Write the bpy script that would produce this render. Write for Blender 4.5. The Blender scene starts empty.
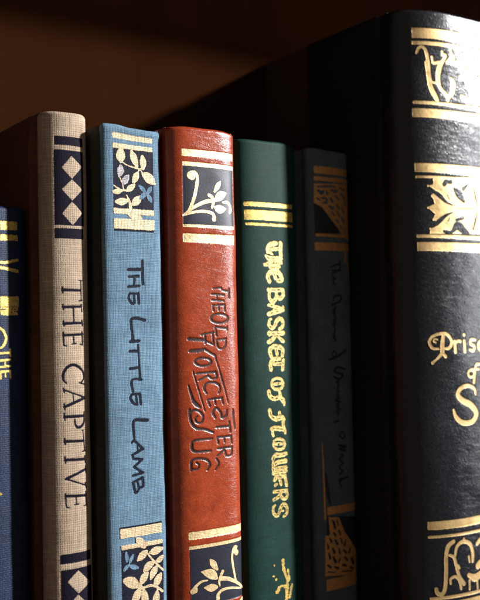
import math
import numpy as np

# book: x0 (left shoulder), width, y of the spine's crown, shoulder depth, roundness, top, bottom  (millimetres)
BOOKS = {
 'navy':  dict(x0=77.6, w=27.4, y0=256.0, s=5.0, n=2.4, top=37.6, bot=-115.0),
 'beige': dict(sl=5.8, x0=106.9, w=14.8, y0=248.0, s=4.8, n=2.4, top=65.8, bot=-115.0),
 'blue':  dict(x0=123.9, w=20.2, y0=244.0, s=2.0, n=4.0, top=62.8, bot=-115.0, lip=0.25, sag=0.7),
 'red':   dict(sl=5.5, turn=-0.03, x0=145.6, w=25.3, y0=240.0, s=4.2, n=3.0, top=64.2, bot=-115.0),
 'green': dict(x0=173.0, w=25.5, y0=242.0, s=4.5, n=2.8, top=63.3, bot=-115.0),
 'grey':  dict(x0=203.0, w=19.4, y0=242.0, s=3.0, n=3.0, top=63.0, bot=-115.0),
 'black': dict(x0=224.6, w=63.0, y0=212.0, s=13.0, n=2.3, top=109.5, bot=-115.0, groove=2.2),
}

class Profile:
    """outline of a spine in plan, from the left shoulder over the crown to the right shoulder, by arc length u (0 at the crown)"""
    def __init__(self, b):
        th = np.linspace(math.pi, 0, 1201)
        e = 2.0/b['n']
        c, s = np.cos(th), np.sin(th)
        x = b['x0'] + b['w']/2*(1+np.sign(c)*np.abs(c)**e)
        y = b['y0'] + np.where(c < 0, b.get('sl', b['s']), b['s'])*(1-np.abs(s)**e) + b.get('turn', 0.0)*b['w']/2*np.sign(c)*np.abs(c)**e
        L = np.concatenate([[0], np.cumsum(np.hypot(np.diff(x), np.diff(y)))])
        self.half = L[-1]/2
        self.u = L-self.half; self.x = x; self.y = y
    def at(self, u):
        u = np.clip(u, -self.half, self.half)
        return np.interp(u, self.u, self.x), np.interp(u, self.u, self.y)
    def frame(self, u):
        d = 0.15
        xa, ya = self.at(u-d); xb, yb = self.at(u+d)
        tx, ty = xb-xa, yb-ya
        l = np.hypot(tx, ty)+1e-9
        return ty/l, -tx/l          # outward normal in plan
ART = {
 'navy': [
  ('band1','p',[(4.74,33.05),(10.36,33.05),(10.36,30.39),(4.74,30.39)]),
  ('band2','p',[(4.69,28.91),(10.48,28.91),(10.48,27.23),(4.69,27.23)]),
  ('band3','p',[(4.43,10.63),(10.48,10.63),(10.48,7.59),(4.43,7.59)]),
  ('orn','s',[(2.88,20.69,0.39),(6.56,20.7,0.39),(8.83,21.19,0.4),(10.3,21.55,0.45)]),
  ('orn','s',[(2.86,19.32,0.44),(5.99,18.91,0.44),(8.78,18.4,0.5),(10.24,18.16,0.5)]),
  ('band4','p',[(4.39,7.49),(10.17,7.49),(10.17,5.14),(4.39,5.14)]),
  ('band4','x',[(4.24,6.81,0.1),(10.18,6.9,0.1)]),
  ('band4','x',[(4.23,6.02,0.1),(10.16,6.11,0.1)]),
  ('txt','s',[(2.63,1.5,0.29),(4.42,1.13,0.34),(5.61,-0.36,0.39),(6.02,-1.99,0.39),(5.35,-3.59,0.39),(4.5,-4.4,0.34),(3.05,-4.69,0.29)]),
  ('txt','s',[(3.96,-6.09,0.34),(7.16,-6.0,0.3)]),
  ('txt','s',[(7.29,-5.02,0.25),(7.37,-7.09,0.25)]),
  ('txt','s',[(4.03,-8.24,0.34),(7.24,-8.07,0.3)]),
  ('txt','s',[(4.01,-10.09,0.34),(7.32,-9.94,0.3)]),
  ('txt','s',[(5.61,-8.3,0.2),(5.64,-10.06,0.2)]),
  ('txt','s',[(3.99,-11.55,0.34),(7.3,-11.41,0.3)]),
  ('txt','s',[(7.25,-11.41,0.25),(7.33,-13.48,0.25)]),
  ('txt','s',[(5.62,-11.53,0.2),(5.65,-13.0,0.2)]),
  ('txt','s',[(4.09,-11.55,0.24),(4.17,-13.5,0.29)]),
  ('speck','s',[(1.7,-46.53,0.44),(3.24,-46.9,0.44),(3.88,-47.16,0.26)]),
 ],
 'beige': [
  ('block1','p',[(-3.95,58.37),(5.58,58.37),(5.58,55.65),(-3.95,55.65)]),
  ('box1','p',[(-4.12,54.21),(5.62,54.21),(5.62,31.59),(-4.12,31.59)]),
  ('box1','xp',[(1.34,52.59),(5.01,49.63),(1.4,45.68),(-1.86,48.87)]),
  ('box1','xp',[(1.39,45.51),(4.97,42.64),(1.37,39.08),(-1.96,42.32)]),
  ('box1','xp',[(1.28,38.83),(4.92,35.58),(1.43,31.7),(-1.91,35.06)]),
  ('block2','p',[(-4.12,30.72),(5.26,30.72),(5.26,27.62),(-4.12,27.62)]),
  ('txt','s',[(-2.11,12.29,0.45),(3.87,12.12,0.36)]),
  ('txt','s',[(3.99,15.06,0.18),(4.04,9.05,0.23)]),
  ('txt','s',[(3.09,15.13,0.18),(4.34,15.07,0.18)]),
  ('txt','s',[(3.09,9.0,0.18),(4.28,9.1,0.18)]),
  ('txt','s',[(-2.19,13.19,0.22),(-2.04,11.36,0.22)]),
  ('txt','s',[(-2.01,7.17,0.4),(4.06,7.33,0.36)]),
  ('txt','s',[(-2.09,8.02,0.22),(-1.98,6.37,0.22)]),
  ('txt','s',[(4.02,7.92,0.23),(4.15,5.84,0.23)]),
  ('txt','s',[(-1.9,2.27,0.4),(4.2,2.36,0.36)]),
  ('txt','s',[(-1.98,3.11,0.22),(-1.78,1.46,0.22)]),
  ('txt','s',[(4.16,3.18,0.23),(4.36,1.51,0.23)]),
  ('txt','s',[(1.26,7.11,0.22),(1.33,2.44,0.22)]),
  ('txt','s',[(-2.05,-1.2,0.4),(4.31,-1.07,0.36)]),
  ('txt','s',[(4.15,-0.3,0.23),(4.24,-4.27,0.23)]),
  ('txt','s',[(4.3,-4.27,0.18),(3.28,-3.97,0.18)]),
  ('txt','s',[(1.12,-1.27,0.18),(1.23,-3.64,0.18)]),
  ('txt','s',[(0.54,-3.89,0.22),(1.92,-3.75,0.22)]),
  ('txt','s',[(-2.17,-0.31,0.22),(-1.96,-4.18,0.22)]),
  ('txt','s',[(-1.96,-4.18,0.22),(-1.09,-4.47,0.18)]),
  ('txt','s',[(3.49,-15.64,0.25),(4.5,-14.3,0.21),(4.31,-12.46,0.3),(2.81,-10.82,0.42),(0.91,-10.1,0.46),(-1.04,-10.78,0.46),(-2.14,-12.41,0.42),(-2.34,-13.95,0.34),(-1.88,-14.94,0.25),(-1.29,-15.55,0.17)]),
  ('txt','s',[(2.78,-15.47,0.21),(4.64,-16.05,0.26)]),
  ('txt','s',[(-2.18,-17.39,0.21),(4.62,-19.96,0.26)]),
  ('txt','s',[(-2.0,-22.42,0.46),(4.49,-20.2,0.47)]),
  ('txt','s',[(0.68,-18.6,0.17),(0.87,-21.26,0.17)]),
  ('txt','s',[(-2.34,-16.84,0.21),(-2.06,-18.19,0.21)]),
  ('txt','s',[(-2.15,-21.41,0.21),(-1.93,-23.26,0.21)]),
  ('txt','s',[(-2.04,-25.34,0.46),(4.27,-25.53,0.43)]),
  ('txt','s',[(-2.15,-24.21,0.21),(-1.93,-26.48,0.21)]),
  ('txt','s',[(4.41,-24.35,0.21),(4.44,-25.54,0.21)]),
  ('txt','s',[(4.38,-25.45,0.21),(4.34,-27.23,0.3),(3.56,-28.43,0.42),(2.24,-28.81,0.42),(1.36,-27.89,0.3),(1.11,-26.19,0.17)]),
  ('txt','s',[(-2.07,-32.6,0.44),(4.07,-32.94,0.4)]),
  ('txt','s',[(-2.19,-31.75,0.22),(-1.95,-33.53,0.22)]),
  ('txt','s',[(3.9,-29.79,0.18),(4.48,-35.95,0.22)]),
  ('txt','s',[(3.56,-29.76,0.18),(4.25,-29.74,0.18)]),
  ('txt','s',[(3.55,-36.01,0.18),(4.86,-35.99,0.18)]),
  ('txt','s',[(-2.02,-38.07,0.44),(4.43,-38.4,0.4)]),
  ('txt','s',[(-2.19,-37.13,0.22),(-1.9,-39.1,0.22)]),
  ('txt','s',[(4.45,-37.38,0.22),(4.66,-39.51,0.22)]),
  ('txt','s',[(4.74,-41.44,0.4),(-1.93,-43.63,0.4)]),
  ('txt','s',[(-1.93,-43.63,0.22),(4.63,-46.26,0.22)]),
  ('txt','s',[(4.7,-40.54,0.22),(4.84,-42.44,0.22)]),
  ('txt','s',[(4.53,-45.44,0.18),(4.81,-47.0,0.18)]),
  ('txt','s',[(-2.0,-48.64,0.44),(4.69,-49.22,0.4)]),
  ('txt','s',[(4.59,-48.13,0.22),(4.69,-52.16,0.22)]),
  ('txt','s',[(4.69,-52.16,0.18),(3.8,-52.28,0.18)]),
  ('txt','s',[(1.15,-48.97,0.18),(1.31,-51.29,0.18)]),
  ('txt','s',[(0.57,-51.46,0.22),(1.95,-51.47,0.22)]),
  ('txt','s',[(-2.17,-47.88,0.22),(-1.92,-51.82,0.22)]),
  ('txt','s',[(-1.92,-51.82,0.22),(-1.1,-52.18,0.18)]),
  ('block3','p',[(-3.87,-65.68),(6.34,-65.68),(6.34,-68.47),(-3.87,-68.47)]),
  ('box2','p',[(-3.73,-70.24),(6.8,-70.24),(6.8,-92.01),(-3.73,-92.01)]),
  ('box2','xp',[(1.6,-70.84),(5.77,-75.13),(1.58,-77.8),(-1.95,-73.85)]),
  ('box2','xp',[(1.48,-77.96),(5.58,-82.29),(1.46,-84.9),(-2.06,-80.91)]),
  ('box2','xp',[(1.36,-84.88),(5.41,-89.25),(1.34,-91.81),(-2.17,-87.79)]),
 ],
 'blue': [
  ('band1','p',[(-7.05,60.17),(6.99,60.17),(6.99,58.44),(-7.05,58.44)]),
  ('band2','p',[(-6.95,57.04),(6.99,57.04),(6.99,55.52),(-6.95,55.52)]),
  ('panel1','p',[(-6.89,55.53),(7.16,55.53),(7.16,36.86),(-6.89,36.86)]),
  ('band3','p',[(-7.01,37.19),(7.05,37.19),(7.05,35.45),(-7.01,35.45)]),
  ('band4','p',[(-6.93,34.06),(7.17,34.06),(7.17,30.87),(-6.93,30.87)]),
  ('band4','s',[(-2.27,36.55,0.68),(-0.38,35.42,1.36),(1.85,34.51,0.91)]),
  ('rule1','p',[(-6.9,30.87),(7.13,30.87),(7.13,30.2),(-6.9,30.2)]),
  ('leaf1','s',[(-4.11,55.5,0.56),(-4.28,53.34,1.52),(-4.31,51.64,0.51)]),
  ('leaf1','s',[(-0.51,54.94,0.51),(0.28,52.91,1.25),(1.33,50.55,0.45)]),
  ('leaf1','s',[(3.27,53.7,0.57),(3.49,51.77,1.14),(3.45,49.94,0.46)]),
  ('leaf1','s',[(3.29,48.32,0.46),(5.51,47.18,1.6),(7.39,45.67,0.52)]),
  ('leaf1','s',[(0.01,45.49,0.45),(0.81,47.09,1.08),(1.61,48.75,0.34)]),
  ('leaf1','s',[(-6.82,42.12,0.5),(-5.47,42.27,0.84),(-3.85,42.66,0.28)]),
  ('leaf1','s',[(-2.34,42.65,0.34),(-1.05,43.65,0.96),(0.31,44.66,0.34)]),
  ('leaf1','s',[(-6.02,39.14,0.45),(-4.1,39.26,1.12),(-2.08,39.73,0.45)]),
  ('leaf1','s',[(-0.51,38.64,0.4),(0.98,39.76,1.25),(2.3,41.1,0.45)]),
  ('leaf1b','s',[(-4.39,50.4,0.39),(-4.36,48.71,1.18),(-4.89,47.09,0.45)]),
  ('leaf1b','s',[(-3.69,44.7,0.34),(-2.78,46.01,1.07),(-1.74,47.45,0.34)]),
  ('leaf1','s',[(-4.31,51.76,0.17),(-3.25,51.17,0.17),(-1.68,50.46,0.17),(2.15,49.65,0.23),(3.42,48.33,0.23)]),
  ('leaf1','s',[(-6.9,44.14,0.17),(-4.35,42.9,0.22),(-2.15,42.78,0.23)]),
  ('leaf1','s',[(-2.49,41.34,0.17),(-1.57,39.7,0.34),(-1.17,37.47,0.56)]),
  ('leaf1','s',[(-4.89,47.09,0.17),(-3.82,44.63,0.17),(-3.41,42.69,0.17)]),
  ('leaf1','s',[(2.15,49.65,0.17),(3.33,50.33,0.23)]),
  ('leaf1','s',[(2.15,49.65,0.23),(1.48,48.51,0.23)]),
  ('petal1','s',[(2.04,44.5,0.34),(3.19,43.62,0.74),(4.28,42.55,0.4)]),
  ('petal1','s',[(6.32,44.43,0.34),(5.63,43.45,0.74),(4.94,42.43,0.4)]),
  ('petal1','s',[(2.29,40.53,0.34),(3.41,41.63,0.8),(4.48,42.34,0.34)]),
  ('petal1','s',[(6.23,39.82,0.34),(5.58,40.92,0.8),(4.94,42.25,0.34)]),
  ('txt','s',[(2.59,21.26,0.42),(2.62,17.64,0.42),(2.71,14.01,0.37)]),
  ('txt','s',[(-2.38,18.47,0.46),(2.22,18.56,0.51)]),
  ('txt','s',[(-2.11,16.26,0.37),(1.12,16.5,0.42)]),
  ('txt','s',[(-0.14,16.2,0.28),(-0.51,13.43,0.28)]),
  ('txt','s',[(-2.43,13.22,0.41),(1.38,13.44,0.37)]),
  ('txt','s',[(-1.8,11.3,0.28),(-2.34,9.96,0.32),(-1.74,8.58,0.37),(-0.82,7.89,0.37)]),
  ('txt','s',[(-1.9,11.11,0.28),(1.02,11.13,0.32)]),
  ('txt','s',[(-0.56,10.93,0.28),(-0.35,8.17,0.32)]),
  ('txt','s',[(1.02,11.13,0.37),(1.17,8.07,0.37)]),
  ('txt','s',[(3.12,2.87,0.46),(1.28,3.36,0.46),(-0.54,3.52,0.46),(-1.54,3.07,0.41),(-1.57,1.46,0.41),(-1.21,-1.3,0.37),(-1.15,-3.32,0.37)]),
  ('txt','s',[(-1.39,-0.07,0.37),(-0.93,-3.11,0.37)]),
  ('txt','s',[(-1.98,-3.64,0.46),(1.04,-3.44,0.46)]),
  ('txt','s',[(-2.14,-6.56,0.41),(0.56,-6.56,0.46)]),
  ('txt','s',[(0.7,-4.63,0.28),(0.93,-9.33,0.28),(1.18,-14.78,0.32)]),
  ('txt','s',[(-2.14,-11.87,0.41),(0.98,-11.64,0.41)]),
  ('txt','s',[(1.43,-15.34,0.42),(-0.91,-15.13,0.37),(-1.8,-15.73,0.37),(-1.73,-17.24,0.37),(-1.35,-18.95,0.32)]),
  ('txt','s',[(-1.78,-19.75,0.37),(-2.32,-20.86,0.37),(-1.62,-22.04,0.37),(-0.7,-22.92,0.32)]),
  ('txt','s',[(-1.78,-19.75,0.37),(0.83,-19.63,0.37)]),
  ('txt','s',[(-0.43,-19.74,0.32),(0.03,-22.97,0.32)]),
  ('txt','s',[(0.93,-19.73,0.37),(1.28,-22.92,0.37)]),
  ('txt','s',[(3.4,-27.96,0.51),(-0.38,-27.58,0.5),(-1.32,-27.97,0.41),(-1.56,-29.5,0.41),(-1.21,-33.18,0.32)]),
  ('txt','s',[(-2.07,-34.56,0.27),(-1.28,-33.85,0.32),(1.64,-36.55,0.41)]),
  ('txt','s',[(1.64,-36.64,0.41),(-1.88,-38.12,0.41)]),
  ('txt','s',[(-0.21,-35.18,0.23),(0.05,-37.67,0.23)]),
  ('txt','s',[(-1.93,-38.21,0.32),(-1.54,-39.29,0.37)]),
  ('txt','s',[(-1.64,-39.28,0.37),(1.47,-39.83,0.37)]),
  ('txt','s',[(1.47,-39.83,0.37),(-1.38,-41.81,0.37)]),
  ('txt','s',[(-1.38,-41.81,0.37),(1.6,-43.96,0.37)]),
  ('txt','s',[(1.6,-43.96,0.37),(-1.74,-44.41,0.41)]),
  ('txt','s',[(-1.89,-46.48,0.37),(1.36,-45.4,0.41)]),
  ('txt','s',[(1.46,-45.41,0.37),(1.51,-48.07,0.37),(0.16,-48.0,0.32),(-0.33,-46.48,0.23)]),
  ('txt','s',[(-1.89,-46.48,0.37),(-1.41,-48.63,0.37),(-0.92,-49.69,0.37),(-0.07,-49.02,0.32),(0.06,-47.8,0.27)]),
  ('band5','p',[(-6.55,-59.94),(7.86,-59.94),(7.86,-62.85),(-6.55,-62.85)]),
  ('band6','p',[(-6.26,-64.88),(7.93,-64.88),(7.93,-66.27),(-6.26,-66.27)]),
  ('band6','s',[(-0.8,-63.58,0.57),(0.1,-64.73,1.22),(1.46,-66.15,0.82)]),
  ('rule2','p',[(-6.59,-59.46),(7.88,-59.46),(7.88,-59.94),(-6.59,-59.94)]),
  ('panel2','p',[(-6.12,-66.27),(8.17,-66.27),(8.17,-85.08),(-6.12,-85.08)]),
  ('leaf2','s',[(-0.79,-70.03,0.41),(0.71,-68.9,1.18),(2.22,-67.89,0.49)]),
  ('leaf2','s',[(3.43,-68.37,0.41),(5.43,-68.21,1.23),(7.82,-67.88,0.5)]),
  ('leaf2','s',[(5.46,-71.56,0.33),(6.83,-71.11,0.91),(8.08,-70.23,0.41)]),
  ('leaf2','s',[(1.31,-73.61,0.49),(2.74,-72.44,1.23),(4.5,-71.64,0.57)]),
  ('leaf2','s',[(3.5,-76.5,0.33),(4.58,-74.5,1.15),(5.67,-73.06,0.41)]),
  ('leaf2','s',[(-5.12,-75.5,0.88),(-3.11,-76.37,1.69),(-1.31,-77.57,0.89),(0.75,-78.75,0.41)]),
  ('leaf2','s',[(-0.16,-77.58,0.32),(1.04,-75.78,1.22),(2.32,-74.51,0.49)]),
  ('leaf2','s',[(4.96,-78.92,0.33),(5.96,-77.27,1.32),(7.09,-75.57,0.49)]),
  ('leaf2','s',[(-2.31,-82.19,1.01),(-1.22,-80.4,1.3),(-0.32,-78.76,0.41)]),
  ('leaf2','s',[(1.43,-84.12,1.14),(1.29,-81.67,1.26),(0.88,-79.1,0.41)]),
  ('leaf2','s',[(4.98,-84.81,1.02),(5.37,-82.45,1.19),(5.75,-80.49,0.41)]),
  ('leaf2','s',[(1.89,-67.84,0.29),(4.42,-70.89,0.29),(6.79,-73.35,0.33),(7.98,-74.47,0.33)]),
  ('leaf2','s',[(0.52,-78.71,0.37),(4.26,-78.58,0.41),(7.73,-80.97,0.37)]),
  ('leaf2','s',[(3.19,-84.46,0.33),(2.21,-86.69,0.37)]),
  ('petal2','s',[(-4.83,-67.17,0.32),(-4.59,-68.61,0.6),(-4.56,-69.89,0.32)]),
  ('petal2','s',[(-2.5,-68.34,0.32),(-3.06,-69.25,0.57),(-3.54,-70.3,0.32)]),
  ('petal2','s',[(-5.51,-72.44,0.32),(-4.82,-71.68,0.6),(-3.91,-70.91,0.28)]),
  ('petal2','s',[(-3.69,-71.23,0.32),(-2.34,-71.86,0.73),(-0.88,-72.35,0.36)]),
 ],
 'red': [
  ('band1','p',[(-7.93,57.06),(11.97,57.06),(11.97,54.72),(-7.93,54.72)]),
  ('band2','p',[(-7.82,52.98),(12.09,52.98),(12.09,51.64),(-7.82,51.64)]),
  ('panel1','p',[(-7.9,51.64),(11.93,51.64),(11.93,32.91),(-7.9,32.91)]),
  ('band3','p',[(-8.03,33.02),(11.46,33.02),(11.46,32.15),(-8.03,32.15)]),
  ('band4','p',[(-8.05,30.12),(11.3,30.12),(11.3,27.28),(-8.05,27.28)]),
  ('orn1','s',[(-5.22,48.63,1.22),(-4.7,48.43,1.28)]),
  ('orn1','s',[(-4.94,49.58,0.52),(-3.63,49.67,0.53),(-2.73,48.33,0.53),(-3.0,45.38,0.58),(-3.94,41.8,0.58),(-5.03,39.12,0.52),(-6.22,37.03,0.35)]),
  ('orn1','s',[(-7.97,35.81,0.23),(-5.06,37.95,0.47),(-1.71,39.76,0.58),(1.05,40.75,0.65),(2.79,40.92,0.53)]),
  ('orn1','s',[(1.51,42.73,0.53),(2.68,42.09,0.59),(3.13,40.46,0.59),(2.6,38.77,0.41)]),
  ('orn1','s',[(-7.97,35.69,0.23),(-5.08,36.72,0.41),(-1.09,37.39,0.47),(2.35,36.98,0.53),(3.3,35.85,0.59),(3.21,35.02,0.77)]),
  ('orn1','s',[(6.1,47.46,0.18),(4.97,45.82,0.89),(3.71,43.94,0.3)]),
  ('orn1','s',[(8.37,43.82,0.18),(5.91,42.79,1.43),(3.99,41.11,0.47)]),
  ('orn1','s',[(7.99,38.64,0.24),(5.58,38.36,1.36),(3.8,38.84,0.47)]),
  ('orn1','s',[(6.9,40.71,0.3),(8.69,40.85,0.48),(9.93,39.87,0.54),(10.25,38.57,0.6),(9.86,37.7,0.54)]),
  ('band5','p',[(-8.11,-63.64),(13.22,-63.64),(13.22,-66.03),(-8.11,-66.03)]),
  ('band6','p',[(-8.04,-67.98),(13.22,-67.98),(13.22,-69.07),(-8.04,-69.07)]),
  ('panel2','p',[(-7.78,-69.07),(13.22,-69.07),(13.22,-86.88),(-7.78,-86.88)]),
  ('orn2','s',[(-0.89,-72.96,0.18),(0.31,-74.62,1.06),(1.69,-76.49,0.42)]),
  ('orn2','s',[(-3.99,-76.39,0.23),(-0.62,-77.57,1.52),(1.41,-79.19,0.55)]),
  ('orn2','s',[(-3.06,-81.48,0.23),(-0.56,-81.91,1.2),(1.34,-82.02,0.55)]),
  ('orn2','s',[(3.76,-77.48,0.56),(2.84,-79.07,0.42),(2.36,-80.59,0.42),(2.6,-81.88,0.23)]),
  ('orn2','s',[(3.27,-79.6,0.7),(5.86,-80.2,0.65),(8.85,-81.67,0.52),(13.22,-84.43,0.38)]),
  ('orn2','s',[(9.37,-81.92,0.33),(8.37,-78.22,0.42),(7.67,-74.37,0.42),(7.99,-71.87,0.42),(8.84,-70.63,0.47),(9.71,-70.79,0.47)]),
  ('orn2','s',[(9.13,-71.94,0.85),(9.65,-72.51,0.94)]),
  ('orn2','s',[(11.99,-84.41,0.28),(6.95,-83.28,0.37),(3.51,-83.33,0.46),(1.94,-84.42,0.55),(1.8,-85.77,0.65)]),
  ('orn2','s',[(-2.01,-79.39,0.23),(-3.95,-79.39,0.37),(-5.76,-80.38,0.46),(-6.52,-81.39,0.73)]),
  ('orn2','s',[(-6.43,-81.72,1.0),(-7.12,-82.08,0.82)]),
  ('orn2','s',[(12.16,-87.98,0.76),(9.97,-89.28,0.75)]),
  ('orn2','s',[(1.71,-89.41,0.46),(3.93,-88.92,0.46),(6.15,-91.21,0.47)]),
  ('txt','s',[(8.68,12.58,0.27),(8.71,9.81,0.3)]),
  ('txt','s',[(2.33,12.76,0.23),(5.23,12.94,0.23),(5.96,12.22,0.2),(8.27,11.76,0.27)]),
  ('txt','s',[(1.81,10.91,0.26),(6.52,10.61,0.27)]),
  ('txt','s',[(1.91,8.99,0.26),(6.37,8.75,0.26)]),
  ('txt','s',[(3.86,10.8,0.16),(3.82,8.91,0.16)]),
  ('txt','s',[(2.06,7.22,0.26),(6.74,7.45,0.27)]),
  ('txt','s',[(2.06,7.22,0.23),(2.4,5.54,0.23)]),
  ('txt','s',[(4.26,7.3,0.2),(4.42,5.77,0.2)]),
  ('txt','s',[(6.64,7.45,0.23),(6.79,5.43,0.23)]),
  ('txt','s',[(7.98,3.0,0.3),(7.48,2.27,0.3),(6.19,1.76,0.3),(4.51,1.59,0.3),(2.88,1.8,0.3),(1.71,2.35,0.3),(1.3,3.07,0.29),(1.75,3.78,0.3),(2.94,4.3,0.3),(4.58,4.48,0.3),(6.26,4.27,0.3),(7.52,3.73,0.3),(7.98,3.0,0.3)]),
  ('txt','s',[(2.84,0.33,0.26),(7.58,-0.24,0.27)]),
  ('txt','s',[(2.84,0.33,0.23),(3.35,-2.49,0.26)]),
  ('txt','s',[(7.59,0.33,0.2),(7.56,-0.8,0.2)]),
  ('txt','s',[(3.32,-3.85,0.26),(6.97,-3.54,0.26)]),
  ('txt','s',[(3.32,-3.85,0.26),(3.65,-5.94,0.26),(5.08,-6.79,0.26),(6.6,-5.95,0.26),(6.97,-3.54,0.26)]),
  ('txt','s',[(-6.89,-3.26,0.49),(-2.82,-3.62,0.53),(-1.08,-3.79,0.35)]),
  ('txt','s',[(-6.52,-7.1,0.49),(-2.9,-6.96,0.53),(-1.15,-6.58,0.28)]),
  ('txt','s',[(-2.29,-2.04,0.28),(2.27,-1.32,0.28)]),
  ('txt','s',[(-1.03,-1.51,0.25),(-0.86,-4.87,0.25)]),
  ('txt','s',[(-1.34,-3.91,0.25),(2.18,-5.3,0.25)]),
  ('txt','s',[(-1.4,-6.66,0.28),(2.71,-8.86,0.32)]),
  ('txt','s',[(1.76,-1.48,0.21),(2.18,-5.38,0.21)]),
  ('txt','s',[(1.13,-10.79,0.32),(0.71,-11.43,0.32),(-0.41,-11.85,0.32),(-1.92,-11.96,0.32),(-3.39,-11.73,0.32),(-4.44,-11.22,0.32),(-4.81,-10.57,0.32),(-4.42,-9.94,0.32),(-3.34,-9.51,0.32),(-1.86,-9.39,0.32),(-0.36,-9.62,0.32),(0.74,-10.13,0.32),(1.13,-10.79,0.32)]),
  ('txt','s',[(-4.32,-14.26,0.32),(2.79,-14.06,0.32)]),
  ('txt','s',[(2.69,-14.14,0.28),(3.06,-15.8,0.28),(1.31,-16.15,0.28),(-0.29,-15.0,0.25)]),
  ('txt','s',[(-0.19,-15.13,0.28),(-3.6,-16.43,0.28)]),
  ('txt','s',[(-0.82,-20.68,0.25),(-1.69,-19.09,0.32),(-0.65,-17.6,0.32),(1.64,-17.33,0.32),(3.73,-18.22,0.32),(4.26,-19.76,0.28),(3.66,-20.85,0.25)]),
  ('txt','s',[(-0.52,-22.76,0.28),(4.99,-22.41,0.32)]),
  ('txt','s',[(-0.52,-22.76,0.25),(0.3,-24.78,0.25)]),
  ('txt','s',[(2.08,-22.57,0.21),(2.44,-24.41,0.21)]),
  ('txt','s',[(4.88,-22.4,0.25),(5.37,-24.43,0.25)]),
  ('txt','s',[(-5.54,-13.61,0.14),(-5.01,-15.42,0.18),(-3.21,-21.06,0.14),(-1.5,-26.29,0.14)]),
  ('txt','s',[(2.51,-8.64,0.21),(4.06,-13.25,0.14),(5.13,-16.86,0.25),(6.13,-19.87,0.14),(7.34,-24.3,0.14)]),
  ('txt','s',[(-7.28,-17.87,0.17),(-6.52,-20.45,0.28),(-5.28,-23.49,0.49),(-3.3,-24.98,0.35)]),
  ('txt','s',[(-7.07,-25.39,0.31),(-6.95,-27.94,0.38),(-6.26,-30.1,0.42),(-4.41,-31.58,0.42),(-1.98,-31.94,0.39),(1.31,-33.23,0.28)]),
  ('txt','s',[(-7.01,-26.87,0.28),(-5.8,-25.8,0.31),(-3.71,-26.19,0.32),(-2.28,-27.9,0.32),(-2.92,-29.74,0.32),(-4.65,-29.61,0.28),(-5.2,-28.38,0.24),(-4.33,-27.76,0.21)]),
  ('txt','s',[(-5.41,-23.14,0.49),(-3.77,-24.52,0.35)]),
  ('txt','s',[(0.86,-35.17,0.28),(-5.44,-35.24,0.35),(-6.49,-36.65,0.38),(-5.7,-38.61,0.38),(0.11,-38.96,0.32)]),
  ('txt','s',[(-6.83,-44.52,0.31),(-6.77,-41.7,0.35),(-5.09,-40.95,0.35),(-1.7,-41.52,0.32),(-0.19,-43.16,0.32),(-1.08,-44.87,0.28)]),
  ('txt','s',[(-5.21,-42.13,0.21),(-4.18,-43.07,0.24),(-4.88,-44.27,0.24),(-6.64,-44.12,0.28)]),
  ('txt','s',[(2.24,-28.66,0.28),(1.41,-27.01,0.32),(2.62,-25.58,0.32),(4.24,-26.99,0.32),(4.83,-28.77,0.32),(6.46,-28.28,0.32),(6.72,-26.56,0.29)]),
  ('txt','s',[(2.58,-31.7,0.32),(7.7,-31.78,0.32)]),
  ('txt','s',[(7.63,-30.29,0.29),(8.11,-33.73,0.29)]),
  ('txt','s',[(2.76,-34.9,0.32),(8.31,-34.97,0.32)]),
  ('txt','s',[(2.76,-34.9,0.25),(3.17,-36.92,0.25)]),
  ('txt','s',[(5.42,-34.87,0.21),(5.65,-36.71,0.21)]),
  ('txt','s',[(8.19,-34.96,0.25),(8.66,-37.27,0.25)]),
  ('txt','s',[(2.93,-38.53,0.32),(8.68,-38.49,0.32)]),
  ('txt','s',[(8.68,-38.49,0.29),(8.38,-40.9,0.29),(6.35,-41.11,0.29),(5.53,-39.3,0.25)]),
  ('txt','s',[(5.32,-39.19,0.28),(2.67,-40.75,0.28)]),
  ('txt','s',[(9.4,-26.5,0.22),(9.57,-29.14,0.32),(10.24,-32.93,0.22)]),
  ('txt','s',[(2.14,-41.47,0.21),(3.12,-43.29,0.28),(1.85,-45.13,0.21)]),
 ],
 'green': [
  ('band1','p',[(-10.73,42.14),(9.76,42.14),(9.76,40.63),(-10.73,40.63)]),
  ('band2','p',[(-10.6,39.42),(9.83,39.42),(9.83,36.1),(-10.6,36.1)]),
  ('band3','p',[(-10.25,35.1),(9.87,35.1),(9.87,34.19),(-10.25,34.19)]),
  ('txt','s',[(-1.67,25.51,0.76),(-1.58,27.06,0.82),(-0.08,28.14,0.88),(1.88,28.4,0.83)]),
  ('txt','s',[(3.8,28.55,0.77),(3.82,24.35,0.77)]),
  ('txt','s',[(-0.04,26.37,0.65),(3.74,26.69,0.65)]),
  ('txt','s',[(-0.99,25.24,0.47),(0.01,24.83,0.47)]),
  ('txt','s',[(-2.62,24.09,0.47),(-1.05,23.21,0.88),(3.89,23.35,0.77)]),
  ('txt','s',[(-3.15,21.14,0.58),(-0.86,21.49,0.88),(3.85,21.98,0.77)]),
  ('txt','s',[(0.8,23.26,0.47),(0.76,21.6,0.47)]),
  ('txt','s',[(-0.89,20.39,0.7),(1.65,20.07,0.83),(3.18,20.55,0.53)]),
  ('txt','s',[(-1.35,15.49,0.76),(-1.94,17.21,0.82),(-0.71,18.63,0.88),(1.61,18.85,0.88),(3.29,17.96,0.89),(3.92,16.05,0.89),(2.23,15.65,0.65)]),
  ('txt','s',[(0.58,18.47,0.71),(1.32,16.63,0.71)]),
  ('txt','s',[(-1.95,13.02,0.43),(-1.29,12.49,0.72),(4.39,12.62,0.73)]),
  ('txt','s',[(4.39,12.62,0.66),(4.57,10.8,0.73),(3.1,9.61,0.73),(1.73,10.6,0.58),(1.44,12.32,0.44)]),
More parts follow.
